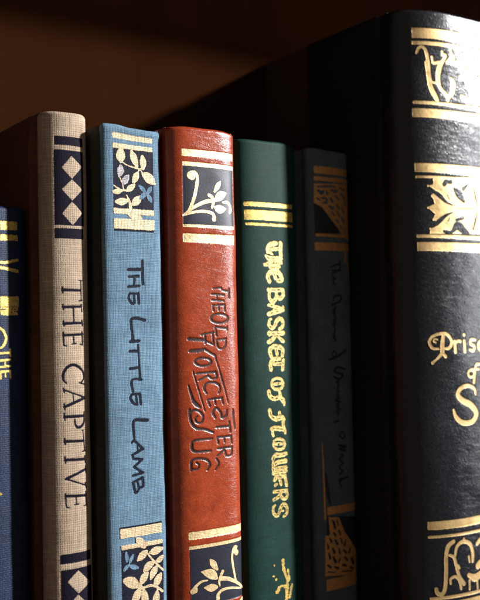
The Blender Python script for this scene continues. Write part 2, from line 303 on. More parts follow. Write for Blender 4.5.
  ('txt','s',[(1.52,11.14,0.58),(1.01,9.24,0.72),(-0.38,8.69,0.79),(-1.48,9.78,0.65),(-1.41,12.39,0.58)]),
  ('txt','s',[(-1.88,7.43,0.58),(0.6,6.98,0.65),(4.19,5.87,0.66)]),
  ('txt','s',[(4.19,5.87,0.8),(0.54,4.98,0.87),(-1.85,4.37,0.79)]),
  ('txt','s',[(0.26,6.98,0.43),(0.2,4.9,0.43)]),
  ('txt','s',[(4.34,6.96,0.44),(4.42,5.69,0.58)]),
  ('txt','s',[(2.57,-0.84,0.58),(4.02,0.23,0.66),(4.07,1.91,0.73),(2.67,2.79,0.73),(1.37,1.95,0.72),(0.65,0.6,0.72),(-0.63,-0.33,0.72),(-1.84,0.59,0.65),(-1.69,2.21,0.58),(-0.88,2.74,0.43)]),
  ('txt','s',[(-1.92,-2.19,0.72),(4.07,-2.14,0.8)]),
  ('txt','s',[(1.02,-2.44,0.51),(2.6,-3.83,0.65),(3.99,-4.95,0.65)]),
  ('txt','s',[(1.13,-2.53,0.58),(-0.39,-4.12,0.79),(-2.11,-5.07,0.79)]),
  ('txt','s',[(-1.79,-1.48,0.43),(-1.83,-2.92,0.43)]),
  ('txt','s',[(-1.23,-9.85,0.79),(-1.79,-7.9,0.79),(-0.63,-6.73,0.79),(1.94,-6.71,0.87),(3.66,-7.85,0.8),(3.61,-9.75,0.65)]),
  ('txt','s',[(0.78,-6.86,0.65),(1.29,-9.22,0.65)]),
  ('txt','s',[(-1.41,-14.25,0.79),(-1.52,-12.27,0.79),(-0.01,-10.89,0.79),(2.4,-10.84,0.72)]),
  ('txt','s',[(3.91,-11.4,0.65),(3.58,-14.56,0.65)]),
  ('txt','s',[(0.06,-12.51,0.65),(3.64,-12.61,0.65)]),
  ('txt','s',[(3.68,-19.43,0.5),(3.3,-20.39,0.5),(2.34,-21.04,0.5),(1.07,-21.23,0.5),(-0.18,-20.9,0.5),(-1.07,-20.14,0.49),(-1.37,-19.16,0.49),(-1.02,-18.22,0.49),(-0.08,-17.56,0.5),(1.18,-17.36,0.5),(2.44,-17.68,0.5),(3.36,-18.44,0.5),(3.68,-19.43,0.5)]),
  ('txt','s',[(-0.25,-19.31,0.5),(2.62,-19.24,0.51)]),
  ('txt','s',[(-2.45,-21.66,0.79),(-2.05,-23.25,0.79),(-0.27,-24.25,0.79),(2.02,-23.95,0.8),(3.62,-25.4,0.8),(3.82,-26.64,0.44)]),
  ('txt','s',[(2.08,-22.14,0.65),(2.31,-23.96,0.65)]),
  ('txt','s',[(-2.45,-27.91,0.79),(-1.84,-29.88,0.79),(0.11,-31.01,0.86),(2.7,-30.76,0.87),(3.68,-31.6,0.58)]),
  ('txt','s',[(1.76,-29.02,0.65),(1.85,-30.24,0.58)]),
  ('txt','s',[(-1.68,-34.23,0.72),(0.02,-34.14,0.86),(3.46,-34.88,0.8),(4.14,-36.06,0.44)]),
  ('txt','s',[(3.18,-32.37,0.65),(3.47,-34.65,0.65)]),
  ('txt','s',[(-1.07,-36.6,0.57),(-1.42,-35.14,0.57)]),
  ('txt','s',[(3.85,-39.87,0.5),(3.47,-40.74,0.5),(2.51,-41.31,0.5),(1.24,-41.43,0.5),(-0.0,-41.07,0.49),(-0.89,-40.33,0.49),(-1.2,-39.41,0.49),(-0.85,-38.54,0.49),(0.08,-37.97,0.49),(1.34,-37.84,0.5),(2.6,-38.2,0.5),(3.53,-38.94,0.5),(3.85,-39.87,0.5)]),
  ('txt','s',[(-0.13,-39.5,0.5),(2.62,-39.62,0.51)]),
  ('txt','s',[(-1.54,-44.37,0.65),(-0.49,-43.32,0.79),(1.9,-43.38,0.79),(4.26,-43.07,0.65)]),
  ('txt','s',[(-1.31,-46.36,0.79),(0.69,-45.67,0.79),(3.95,-45.52,0.8)]),
  ('txt','s',[(-1.63,-47.66,0.57),(3.89,-47.77,0.8)]),
  ('txt','s',[(-1.39,-49.2,0.65),(0.6,-48.8,0.79),(3.85,-48.89,0.8)]),
  ('txt','s',[(-0.83,-43.37,0.5),(-1.46,-45.63,0.5),(-1.33,-48.99,0.5)]),
  ('txt','s',[(-1.06,-51.56,0.65),(-0.01,-50.52,0.79),(2.86,-50.57,0.72)]),
  ('txt','s',[(3.56,-50.57,0.65),(4.07,-53.69,0.65)]),
  ('txt','s',[(1.1,-51.27,0.58),(1.74,-53.23,0.58)]),
  ('txt','s',[(-0.77,-53.2,0.57),(-0.08,-52.92,0.43)]),
  ('txt','s',[(-1.39,-55.26,0.64),(4.01,-55.57,0.72)]),
  ('txt','s',[(4.01,-55.57,0.58),(4.19,-57.66,0.65),(2.75,-58.19,0.65),(1.4,-56.95,0.58),(1.33,-55.59,0.43)]),
  ('txt','s',[(1.41,-56.68,0.58),(-0.09,-57.47,0.72),(-1.58,-58.0,0.64)]),
  ('txt','s',[(2.58,-64.08,0.5),(4.03,-63.08,0.58),(3.97,-61.05,0.65),(2.59,-59.96,0.65),(1.41,-60.79,0.65),(0.67,-62.61,0.65),(-0.49,-63.48,0.65),(-1.81,-62.28,0.57),(-1.76,-60.51,0.57),(-0.95,-59.86,0.43)]),
  ('txt','s',[(0.92,-61.75,0.43),(2.52,-62.2,0.36)]),
  ('txt','x',[(-1.65,25.9,0.05),(-1.63,26.28,0.12),(-1.6,26.67,0.06)]),
  ('txt','x',[(-1.21,27.33,0.06),(-0.83,27.6,0.12),(-0.46,27.87,0.06)]),
  ('txt','x',[(0.41,28.21,0.06),(0.9,28.27,0.13),(1.39,28.34,0.06)]),
  ('txt','x',[(3.8,27.79,0.06),(3.8,27.21,0.13),(3.81,26.62,0.06)]),
  ('txt','x',[(3.81,26.2,0.06),(3.81,25.61,0.13),(3.82,25.03,0.06)]),
  ('txt','x',[(0.63,26.43,0.06),(1.15,26.47,0.13),(1.68,26.52,0.06)]),
  ('txt','x',[(2.06,26.55,0.06),(2.59,26.59,0.13),(3.12,26.64,0.06)]),
  ('txt','x',[(-2.23,23.87,0.05),(-1.84,23.65,0.12),(-1.44,23.43,0.06)]),
  ('txt','x',[(-0.17,23.24,0.06),(0.51,23.26,0.13),(1.19,23.28,0.06)]),
  ('txt','x',[(1.68,23.29,0.06),(2.38,23.31,0.13),(3.08,23.33,0.06)]),
  ('txt','x',[(-2.58,21.23,0.05),(-2.01,21.32,0.12),(-1.44,21.4,0.05)]),
  ('txt','x',[(-0.03,21.58,0.06),(0.62,21.64,0.13),(1.27,21.71,0.06)]),
  ('txt','x',[(1.74,21.76,0.06),(2.4,21.83,0.13),(3.07,21.9,0.06)]),
  ('txt','x',[(0.79,22.85,0.06),(0.78,22.43,0.13),(0.77,22.02,0.06)]),
  ('txt','x',[(-0.26,20.31,0.06),(0.37,20.23,0.13),(1.01,20.15,0.06)]),
  ('txt','x',[(2.03,20.19,0.06),(2.41,20.31,0.13),(2.79,20.43,0.06)]),
  ('txt','x',[(-1.5,15.92,0.05),(-1.65,16.35,0.12),(-1.79,16.78,0.05)]),
  ('txt','x',[(-1.64,17.56,0.05),(-1.33,17.92,0.12),(-1.02,18.27,0.06)]),
  ('txt','x',[(-0.13,18.68,0.06),(0.45,18.74,0.13),(1.03,18.8,0.06)]),
  ('txt','x',[(2.03,18.63,0.06),(2.45,18.41,0.13),(2.87,18.19,0.06)]),
  ('txt','x',[(3.45,17.48,0.06),(3.6,17.0,0.13),(3.76,16.53,0.06)]),
  ('txt','x',[(3.49,15.95,0.06),(3.07,15.85,0.13),(2.65,15.75,0.06)]),
  ('txt','x',[(0.76,18.01,0.06),(0.95,17.55,0.13),(1.13,17.09,0.06)]),
  ('txt','x',[(-0.29,12.51,0.07),(0.49,12.53,0.15),(1.28,12.55,0.07)]),
  ('txt','x',[(1.84,12.56,0.07),(2.64,12.58,0.15),(3.45,12.6,0.07)]),
  ('txt','x',[(4.43,12.16,0.07),(4.48,11.71,0.16),(4.53,11.25,0.07)]),
  ('txt','x',[(4.2,10.5,0.07),(3.83,10.2,0.15),(3.47,9.9,0.07)]),
  ('txt','x',[(2.76,9.85,0.07),(2.42,10.1,0.15),(2.07,10.35,0.07)]),
  ('txt','x',[(1.66,11.03,0.07),(1.59,11.46,0.15),(1.51,11.89,0.07)]),
  ('txt','x',[(1.39,10.67,0.07),(1.26,10.19,0.15),(1.13,9.71,0.07)]),
  ('txt','x',[(0.66,9.1,0.07),(0.31,8.97,0.15),(-0.03,8.83,0.07)]),
  ('txt','x',[(-0.65,8.97,0.07),(-0.93,9.24,0.15),(-1.2,9.51,0.07)]),
  ('txt','x',[(-1.46,10.43,0.07),(-1.44,11.09,0.15),(-1.43,11.74,0.07)]),
  ('txt','x',[(-1.26,7.32,0.07),(-0.65,7.2,0.15),(-0.02,7.09,0.07)]),
  ('txt','x',[(1.23,6.78,0.07),(1.73,6.62,0.15),(2.23,6.47,0.07)]),
  ('txt','x',[(2.58,6.36,0.07),(3.09,6.2,0.15),(3.6,6.05,0.07)]),
  ('txt','x',[(3.51,5.71,0.07),(3.0,5.59,0.15),(2.49,5.46,0.07)]),
  ('txt','x',[(2.12,5.37,0.07),(1.62,5.25,0.15),(1.12,5.13,0.07)]),
  ('txt','x',[(-0.06,4.83,0.07),(-0.66,4.68,0.15),(-1.26,4.52,0.07)]),
  ('txt','x',[(0.24,6.46,0.07),(0.23,5.94,0.15),(0.21,5.42,0.07)]),
  ('txt','x',[(4.36,6.65,0.07),(4.38,6.33,0.15),(4.4,6.01,0.07)]),
  ('txt','x',[(2.93,-0.57,0.07),(3.29,-0.3,0.15),(3.65,-0.04,0.07)]),
  ('txt','x',[(4.03,0.65,0.07),(4.04,1.07,0.15),(4.06,1.49,0.07)]),
  ('txt','x',[(3.72,2.13,0.07),(3.37,2.35,0.15),(3.02,2.57,0.07)]),
  ('txt','x',[(2.35,2.58,0.07),(2.02,2.37,0.15),(1.7,2.16,0.07)]),
  ('txt','x',[(1.19,1.61,0.07),(1.01,1.27,0.15),(0.83,0.93,0.07)]),
  ('txt','x',[(0.33,0.37,0.07),(0.01,0.13,0.15),(-0.31,-0.1,0.07)]),
  ('txt','x',[(-0.93,-0.1,0.07),(-1.24,0.13,0.15),(-1.54,0.36,0.07)]),
  ('txt','x',[(-1.8,1.0,0.07),(-1.76,1.4,0.15),(-1.73,1.81,0.07)]),
  ('txt','x',[(-0.86,-2.18,0.07),(-0.04,-2.18,0.15),(0.79,-2.17,0.07)]),
  ('txt','x',[(1.39,-2.16,0.07),(2.23,-2.15,0.15),(3.08,-2.15,0.07)]),
  ('txt','x',[(1.41,-2.78,0.07),(1.81,-3.13,0.15),(2.2,-3.48,0.07)]),
  ('txt','x',[(2.94,-4.11,0.07),(3.29,-4.39,0.15),(3.64,-4.67,0.07)]),
  ('txt','x',[(0.75,-2.93,0.07),(0.37,-3.33,0.15),(-0.01,-3.72,0.07)]),
  ('txt','x',[(-0.82,-4.36,0.07),(-1.25,-4.59,0.15),(-1.68,-4.83,0.07)]),
  ('txt','x',[(-1.8,-1.84,0.07),(-1.81,-2.2,0.15),(-1.82,-2.56,0.07)]),
  ('txt','x',[(-1.37,-9.37,0.07),(-1.51,-8.88,0.15),(-1.65,-8.39,0.07)]),
  ('txt','x',[(-1.51,-7.61,0.07),(-1.22,-7.32,0.15),(-0.93,-7.02,0.07)]),
  ('txt','x',[(0.0,-6.72,0.07),(0.64,-6.72,0.15),(1.29,-6.71,0.07)]),
  ('txt','x',[(2.36,-6.99,0.07),(2.79,-7.28,0.15),(3.23,-7.56,0.07)]),
  ('txt','x',[(3.65,-8.33,0.07),(3.63,-8.8,0.15),(3.62,-9.28,0.07)]),
  ('txt','x',[(0.91,-7.45,0.07),(1.04,-8.04,0.15),(1.16,-8.63,0.07)]),
  ('txt','x',[(-1.44,-13.75,0.07),(-1.46,-13.26,0.15),(-1.49,-12.76,0.07)]),
  ('txt','x',[(-1.15,-11.92,0.07),(-0.77,-11.58,0.15),(-0.39,-11.23,0.07)]),
  ('txt','x',[(0.59,-10.88,0.07),(1.19,-10.87,0.15),(1.79,-10.85,0.07)]),
  ('txt','x',[(3.86,-11.97,0.07),(3.81,-12.41,0.15),(3.76,-12.85,0.07)]),
  ('txt','x',[(3.73,-13.17,0.07),(3.68,-13.61,0.15),(3.64,-14.05,0.07)]),
  ('txt','x',[(0.69,-12.53,0.07),(1.19,-12.54,0.15),(1.69,-12.56,0.07)]),
  ('txt','x',[(2.04,-12.57,0.07),(2.55,-12.58,0.15),(3.05,-12.6,0.07)]),
  ('txt','x',[(0.46,-19.29,0.07),(1.18,-19.28,0.15),(1.9,-19.26,0.07)]),
  ('txt','x',[(-2.35,-22.05,0.07),(-2.25,-22.45,0.15),(-2.15,-22.85,0.07)]),
  ('txt','x',[(-1.61,-23.5,0.07),(-1.16,-23.75,0.15),(-0.72,-24.0,0.07)]),
  ('txt','x',[(0.3,-24.18,0.07),(0.87,-24.1,0.15),(1.45,-24.02,0.07)]),
  ('txt','x',[(2.42,-24.31,0.07),(2.82,-24.67,0.15),(3.22,-25.04,0.07)]),
  ('txt','x',[(3.67,-25.71,0.07),(3.72,-26.02,0.15),(3.77,-26.33,0.07)]),
  ('txt','x',[(2.14,-22.6,0.07),(2.19,-23.05,0.15),(2.25,-23.51,0.07)]),
  ('txt','x',[(-2.3,-28.41,0.07),(-2.15,-28.9,0.15),(-1.99,-29.39,0.07)]),
  ('txt','x',[(-1.35,-30.16,0.07),(-0.87,-30.44,0.15),(-0.38,-30.73,0.07)]),
  ('txt','x',[(0.75,-30.95,0.07),(1.4,-30.88,0.15),(2.05,-30.82,0.07)]),
  ('txt','x',[(1.78,-29.32,0.07),(1.81,-29.63,0.15),(1.83,-29.94,0.07)]),
  ('txt','x',[(-1.25,-34.21,0.07),(-0.83,-34.18,0.15),(-0.41,-34.16,0.07)]),
  ('txt','x',[(0.63,-34.27,0.07),(1.11,-34.37,0.15),(1.59,-34.48,0.07)]),
  ('txt','x',[(1.93,-34.55,0.07),(2.41,-34.65,0.15),(2.9,-34.76,0.07)]),
  ('txt','x',[(3.63,-35.17,0.07),(3.8,-35.47,0.15),(3.97,-35.77,0.07)]),
  ('txt','x',[(3.25,-32.94,0.07),(3.33,-33.51,0.15),(3.4,-34.08,0.07)]),
  ('txt','x',[(-1.16,-36.24,0.07),(-1.24,-35.87,0.15),(-1.33,-35.51,0.07)]),
  ('txt','x',[(0.55,-39.53,0.07),(1.24,-39.56,0.15),(1.92,-39.59,0.07)]),
  ('txt','x',[(-1.28,-44.11,0.07),(-1.01,-43.85,0.15),(-0.75,-43.58,0.07)]),
  ('txt','x',[(0.1,-43.33,0.07),(0.7,-43.35,0.15),(1.3,-43.36,0.07)]),
  ('txt','x',[(2.49,-43.3,0.07),(3.07,-43.22,0.15),(3.66,-43.15,0.07)]),
  ('txt','x',[(-0.81,-46.19,0.07),(-0.31,-46.02,0.15),(0.19,-45.85,0.07)]),
  ('txt','x',[(1.49,-45.63,0.07),(2.3,-45.59,0.15),(3.12,-45.56,0.07)]),
  ('txt','x',[(-0.65,-47.68,0.07),(0.11,-47.69,0.15),(0.87,-47.71,0.07)]),
  ('txt','x',[(1.42,-47.71,0.07),(2.2,-47.73,0.15),(2.98,-47.75,0.07)]),
  ('txt','x',[(-0.89,-49.1,0.07),(-0.4,-49.0,0.15),(0.1,-48.9,0.07)]),
  ('txt','x',[(1.4,-48.82,0.07),(2.21,-48.84,0.15),(3.02,-48.86,0.07)]),
  ('txt','x',[(-0.99,-43.94,0.07),(-1.15,-44.5,0.15),(-1.3,-45.07,0.07)]),
  ('txt','x',[(-1.43,-46.24,0.07),(-1.42,-46.71,0.15),(-1.4,-47.18,0.07)]),
  ('txt','x',[(-1.38,-47.51,0.07),(-1.37,-47.98,0.15),(-1.35,-48.45,0.07)]),
  ('txt','x',[(-0.8,-51.3,0.07),(-0.54,-51.04,0.15),(-0.28,-50.78,0.07)]),
  ('txt','x',[(0.7,-50.53,0.07),(1.41,-50.54,0.15),(2.13,-50.56,0.07)]),
  ('txt','x',[(3.65,-51.13,0.07),(3.73,-51.56,0.15),(3.8,-52.0,0.07)]),
  ('txt','x',[(3.85,-52.31,0.07),(3.92,-52.75,0.15),(3.99,-53.19,0.07)]),
  ('txt','x',[(1.26,-51.76,0.07),(1.42,-52.25,0.15),(1.58,-52.74,0.07)]),
  ('txt','x',[(-0.43,-55.31,0.07),(0.31,-55.35,0.15),(1.06,-55.4,0.07)]),
  ('txt','x',[(1.6,-55.43,0.07),(2.36,-55.47,0.15),(3.12,-55.51,0.07)]),
  ('txt','x',[(4.06,-56.09,0.07),(4.1,-56.61,0.15),(4.14,-57.14,0.07)]),
  ('txt','x',[(3.83,-57.79,0.07),(3.47,-57.93,0.15),(3.11,-58.06,0.07)]),
  ('txt','x',[(2.41,-57.88,0.07),(2.07,-57.57,0.15),(1.74,-57.26,0.07)]),
  ('txt','x',[(1.38,-56.61,0.07),(1.36,-56.27,0.15),(1.34,-55.93,0.07)]),
  ('txt','x',[(1.03,-56.88,0.07),(0.66,-57.08,0.15),(0.28,-57.27,0.07)]),
  ('txt','x',[(-0.47,-57.6,0.07),(-0.84,-57.74,0.15),(-1.21,-57.87,0.07)]),
  ('txt','x',[(2.94,-63.83,0.07),(3.3,-63.58,0.15),(3.66,-63.33,0.07)]),
  ('txt','x',[(4.01,-62.57,0.07),(4.0,-62.06,0.15),(3.98,-61.56,0.07)]),
  ('txt','x',[(3.62,-60.78,0.07),(3.27,-60.5,0.15),(2.93,-60.23,0.07)]),
  ('txt','x',[(2.29,-60.17,0.07),(1.99,-60.38,0.15),(1.7,-60.58,0.07)]),
  ('txt','x',[(1.22,-61.25,0.07),(1.04,-61.7,0.15),(0.85,-62.16,0.07)]),
  ('txt','x',[(0.38,-62.83,0.07),(0.09,-63.05,0.15),(-0.2,-63.26,0.07)]),
  ('txt','x',[(-0.82,-63.18,0.07),(-1.15,-62.88,0.15),(-1.48,-62.58,0.07)]),
  ('txt','x',[(-1.79,-61.84,0.07),(-1.78,-61.39,0.15),(-1.77,-60.95,0.07)]),
  ('txt','x',[(1.32,-61.86,0.07),(1.72,-61.97,0.15),(2.12,-62.08,0.07)]),
  ('orn','s',[(1.72,-78.68,0.65),(1.99,-81.86,0.57),(3.43,-85.6,0.57),(3.03,-89.71,0.65),(2.65,-96.59,0.73)]),
  ('orn','s',[(3.72,-82.16,0.32),(4.26,-85.75,0.41)]),
  ('orn','s',[(3.08,-87.98,0.49),(0.59,-87.17,0.48),(-0.96,-88.82,0.72)]),
  ('orn','s',[(-2.02,-79.79,0.32)]),
  ('orn','s',[(-1.28,-84.61,0.48)]),
  ('orn','s',[(-2.29,-83.33,0.32)]),
  ('orn','s',[(5.45,-87.52,0.41),(4.28,-91.35,0.49)]),
  ('orn','s',[(2.73,-93.83,0.48),(5.75,-93.4,0.57)]),
  ('orn','s',[(0.22,-94.03,0.56),(2.65,-96.59,0.48)]),
 ],
 'grey': [
  ('band1','p',[(-7.24,56.61),(9.55,56.61),(9.55,54.0),(-7.24,54.0)]),
  ('band2','p',[(-7.32,52.9),(9.55,52.9),(9.55,51.4),(-7.32,51.4)]),
  ('band3','p',[(-7.12,32.62),(9.17,32.62),(9.17,31.58),(-7.12,31.58)]),
  ('band4','p',[(-7.58,29.56),(8.81,29.56),(8.81,26.65),(-7.58,26.65)]),
  ('dark1','p',[(-7.47,43.65),(-4.12,42.82),(3.81,34.05),(3.78,32.99),(-7.47,32.55)]),
  ('orn1','p',[(-7.29,50.36),(9.55,51.2),(8.92,30.36),(5.65,32.16),(3.81,34.05),(-4.14,42.04),(-7.47,43.52)]),
  ('orn1','x',[(-5.83,49.25,0.32),(-1.39,49.68,0.39),(2.09,49.81,0.33)]),
  ('orn1','x',[(-5.56,47.83,0.58),(-4.31,47.25,0.78),(-3.31,47.71,0.52)]),
  ('orn1','x',[(-2.29,48.17,0.26),(-1.48,46.92,0.52)]),
  ('orn1','x',[(0.12,48.47,0.39),(2.03,48.08,0.66),(3.38,48.45,0.33)]),
  ('orn1','x',[(4.35,49.65,0.33),(6.6,48.85,0.46)]),
  ('orn1','x',[(4.93,47.38,0.4),(6.7,46.06,0.53),(7.28,43.58,0.33)]),
  ('orn1','x',[(-6.25,45.19,0.32),(-5.03,44.6,0.39)]),
  ('orn1','x',[(-4.69,45.27,0.26),(-2.88,45.38,0.46),(-1.55,44.81,0.33)]),
  ('orn1','x',[(-3.43,43.65,0.46),(-1.91,44.0,0.52)]),
  ('orn1','x',[(-0.23,45.55,0.39),(0.69,44.43,0.59)]),
  ('orn1','x',[(1.98,46.5,0.33),(3.55,45.42,0.53)]),
  ('orn1','x',[(-0.76,42.63,0.39),(0.61,41.92,0.59),(1.49,42.37,0.33)]),
  ('orn1','x',[(0.22,40.58,0.33),(1.23,39.72,0.46)]),
  ('orn1','x',[(2.58,43.23,0.39),(3.81,42.12,0.59)]),
  ('orn1','x',[(3.03,40.62,0.46),(3.9,39.35,0.53)]),
  ('orn1','x',[(5.35,42.76,0.33),(6.08,40.82,0.53)]),
  ('orn1','x',[(2.23,38.06,0.33),(3.09,37.05,0.46)]),
  ('orn1','x',[(5.01,38.89,0.46),(6.15,37.37,0.53)]),
  ('orn1','x',[(3.97,35.91,0.33),(4.68,34.89,0.4)]),
  ('orn1','x',[(6.08,35.5,0.33),(6.62,33.21,0.46)]),
  ('orn1','s',[(6.78,26.24,0.27),(5.78,22.22,0.26)]),
  ('orn1','s',[(6.32,26.4,0.31),(7.2,22.51,0.31),(8.63,18.64,0.31),(8.53,10.77,0.24)]),
  ('txt','s',[(-0.86,20.73,0.25),(1.21,21.56,0.31),(3.87,22.24,0.31)]),
  ('txt','s',[(3.36,23.17,0.19),(3.58,20.05,0.25)]),
  ('txt','s',[(-0.39,19.58,0.25),(3.79,19.9,0.25),(1.14,19.23,0.25),(-0.44,18.04,0.25)]),
  ('txt','s',[(-0.26,17.27,0.25),(1.06,16.9,0.25),(0.01,16.11,0.25),(0.68,14.57,0.25)]),
  ('txt','s',[(-0.78,7.23,0.31),(3.2,8.77,0.37),(3.68,10.33,0.31),(0.55,10.55,0.31),(0.09,9.0,0.25)]),
  ('txt','s',[(0.53,6.68,0.21),(1.5,6.32,0.25),(0.47,5.97,0.25),(-0.28,5.62,0.2),(0.97,5.26,0.16),(0.58,4.9,0.18),(-0.5,4.56,0.23),(0.32,4.19,0.26),(0.83,3.83,0.24),(0.38,3.48,0.19),(0.24,3.13,0.16),(0.68,2.77,0.19),(1.18,2.41,0.24),(0.31,2.06,0.26),(-0.2,1.72,0.22),(0.94,1.35,0.17),(0.41,1.0,0.16),(-0.77,0.66,0.2),(0.36,0.29,0.25),(0.77,-0.07,0.25),(-0.16,-0.41,0.21),(0.18,-0.77,0.17),(0.84,-1.14,0.17),(0.75,-1.49,0.22),(0.15,-1.84,0.26),(0.01,-2.19,0.24),(0.79,-2.56,0.19),(0.19,-2.9,0.16),(-0.86,-3.23,0.18),(0.33,-3.61,0.23),(0.63,-3.98,0.26),(-0.59,-4.3,0.23),(0.11,-4.67,0.18),(0.96,-5.05,0.16),(0.29,-5.39,0.2),(-0.01,-5.73,0.25)]),
  ('txt','s',[(-2.59,-11.95,0.31),(0.67,-11.3,0.37),(5.59,-8.91,0.31)]),
  ('txt','s',[(0.91,-10.15,0.25),(0.76,-10.61,0.25),(0.38,-10.93,0.25),(-0.14,-11.04,0.25),(-0.64,-10.9,0.25),(-1.0,-10.55,0.25),(-1.12,-10.08,0.25),(-0.97,-9.63,0.25),(-0.59,-9.3,0.25),(-0.08,-9.2,0.25),(0.43,-9.34,0.25),(0.79,-9.69,0.25),(0.91,-10.15,0.25)]),
  ('txt','s',[(4.76,-15.87,0.31),(1.59,-14.8,0.37),(-0.3,-16.26,0.37),(3.6,-17.6,0.43),(1.97,-19.06,0.37),(-0.77,-18.16,0.31)]),
  ('txt','s',[(1.24,-19.26,0.23),(2.0,-19.67,0.28),(1.03,-19.98,0.25),(0.41,-20.32,0.19),(1.35,-20.73,0.18),(1.66,-21.11,0.24),(1.05,-21.44,0.28),(1.19,-21.82,0.24),(1.28,-22.18,0.18),(0.6,-22.51,0.19),(0.89,-22.89,0.25),(1.86,-23.31,0.28),(1.3,-23.64,0.23),(0.43,-23.96,0.18),(1.12,-24.36,0.19),(1.45,-24.75,0.26),(0.53,-25.06,0.27),(0.88,-25.44,0.22),(2.01,-25.88,0.17),(1.05,-26.18,0.2),(-0.2,-26.46,0.27),(1.0,-26.9,0.27),(2.04,-27.34,0.21),(0.81,-27.62,0.17),(0.31,-27.95,0.21),(1.39,-28.39,0.27),(1.14,-28.73,0.26),(0.13,-29.03,0.2),(0.96,-29.45,0.17),(1.86,-29.88,0.23),(0.77,-30.16,0.28),(0.07,-30.48,0.25),(0.96,-30.91,0.19),(1.19,-31.29,0.18),(0.69,-31.61,0.24),(1.01,-32.0,0.28)]),
  ('txt','s',[(-0.78,-34.09,0.33),(1.21,-33.83,0.27)]),
  ('txt','s',[(4.09,-39.21,0.27),(3.9,-39.73,0.27),(3.42,-40.09,0.27),(2.79,-40.17,0.27),(2.18,-39.97,0.27),(1.74,-39.54,0.27),(1.59,-38.99,0.27),(1.78,-38.47,0.27),(2.24,-38.12,0.27),(2.86,-38.02,0.27),(3.49,-38.22,0.27),(3.94,-38.66,0.27),(4.09,-39.21,0.27)]),
  ('txt','s',[(0.93,-42.48,0.33),(4.3,-43.38,0.4),(1.1,-43.9,0.33),(4.25,-44.87,0.33)]),
  ('txt','s',[(1.94,-45.47,0.27),(2.79,-46.13,0.27),(2.36,-46.67,0.27),(1.27,-47.13,0.27),(1.08,-47.69,0.27),(2.04,-48.37,0.27),(2.72,-49.02,0.27),(2.09,-49.53,0.27),(1.06,-50.0,0.26),(1.1,-50.58,0.26),(2.13,-51.27,0.27),(2.62,-51.9,0.27),(1.81,-52.39,0.27),(0.87,-52.86,0.26)]),
  ('txt','s',[(0.75,-54.82,0.33),(4.89,-54.07,0.27)]),
  ('txt','s',[(1.44,-54.08,0.27),(2.06,-54.64,0.27),(1.75,-55.1,0.27),(0.93,-55.5,0.26),(0.79,-55.98,0.26),(1.5,-56.55,0.27),(2.0,-57.11,0.27),(1.53,-57.55,0.27)]),
  ('band5','p',[(-5.11,-63.65),(9.55,-63.65),(9.55,-66.43),(-5.11,-66.43)]),
  ('band6','p',[(-6.12,-88.64),(9.55,-88.64),(9.55,-92.66),(-6.12,-92.66)]),
  ('dark2','p',[(-5.3,-66.58),(9.55,-68.77),(9.55,-82.78),(9.55,-90.22),(-6.24,-87.58)]),
  ('orn2','p',[(-4.59,-67.08),(0.11,-67.71),(2.55,-73.22),(9.55,-81.59),(9.55,-89.32),(-6.58,-87.41),(-6.05,-73.44),(-4.2,-73.51)]),
  ('orn2','x',[(-3.0,-68.33,0.29),(-2.28,-69.59,0.53),(-1.72,-71.31,0.47)]),
  ('orn2','x',[(-5.25,-69.78,0.29),(-4.87,-71.45,0.41),(-4.33,-72.8,0.29)]),
  ('orn2','x',[(-0.86,-68.63,0.24),(-0.29,-70.46,0.35)]),
  ('orn2','x',[(-0.04,-72.25,0.29),(0.54,-73.8,0.47)]),
  ('orn2','x',[(-2.53,-72.82,0.35),(-1.65,-73.88,0.47)]),
  ('orn2','x',[(-4.24,-74.67,0.35),(-3.53,-75.82,0.53)]),
  ('orn2','x',[(-5.29,-76.26,0.29),(-4.92,-77.94,0.47)]),
  ('orn2','x',[(-1.85,-75.48,0.35),(-0.97,-76.9,0.53)]),
  ('orn2','x',[(0.65,-75.28,0.29),(1.39,-76.92,0.47)]),
  ('orn2','x',[(3.02,-76.0,0.24),(2.47,-77.91,0.47)]),
  ('orn2','x',[(-3.01,-78.22,0.41),(-2.29,-79.72,0.59)]),
  ('orn2','x',[(-4.82,-79.69,0.35),(-4.3,-81.5,0.53)]),
  ('orn2','x',[(-2.8,-81.45,0.47),(-1.94,-83.15,0.65)]),
  ('orn2','x',[(-0.25,-78.77,0.29),(0.17,-80.35,0.47)]),
  ('orn2','x',[(1.94,-79.58,0.35),(3.03,-80.7,0.47)]),
  ('orn2','x',[(5.26,-79.55,0.3),(4.52,-80.95,0.47)]),
  ('orn2','x',[(0.28,-81.94,0.29),(-0.4,-83.41,0.41)]),
  ('orn2','x',[(2.49,-82.25,0.47),(3.76,-83.41,0.41)]),
  ('orn2','x',[(5.85,-83.2,0.6),(6.73,-84.79,0.72)]),
  ('orn2','x',[(9.55,-82.8,0.3),(9.55,-84.59,0.42)]),
  ('orn2','x',[(1.45,-84.65,0.41),(2.87,-85.25,0.47)]),
  ('orn2','x',[(-5.37,-83.77,0.35),(-4.24,-84.64,0.47)]),
  ('orn2','x',[(-2.45,-84.81,0.35),(-0.93,-85.53,0.47)]),
  ('orn2','x',[(4.85,-86.08,0.36),(6.64,-87.01,0.36)]),
  ('orn2','x',[(9.55,-86.5,0.36),(9.55,-87.56,0.42)]),
  ('orn2','x',[(-5.3,-86.1,0.23),(-2.21,-86.71,0.23)]),
  ('orn2','x',[(0.9,-86.9,0.24),(5.86,-87.57,0.24)]),
  ('orn2','s',[(-6.47,-40.9,0.16),(-6.16,-51.92,0.27),(-5.98,-67.61,0.42)]),
  ('dark2','s',[(-5.41,-51.99,0.53),(-4.34,-59.44,0.74),(-3.38,-63.22,0.32)]),
 ],
 'black': [
  ('band1','p',[(-26.99,103.03),(26.99,103.03),(26.99,99.47),(-26.99,99.47)]),
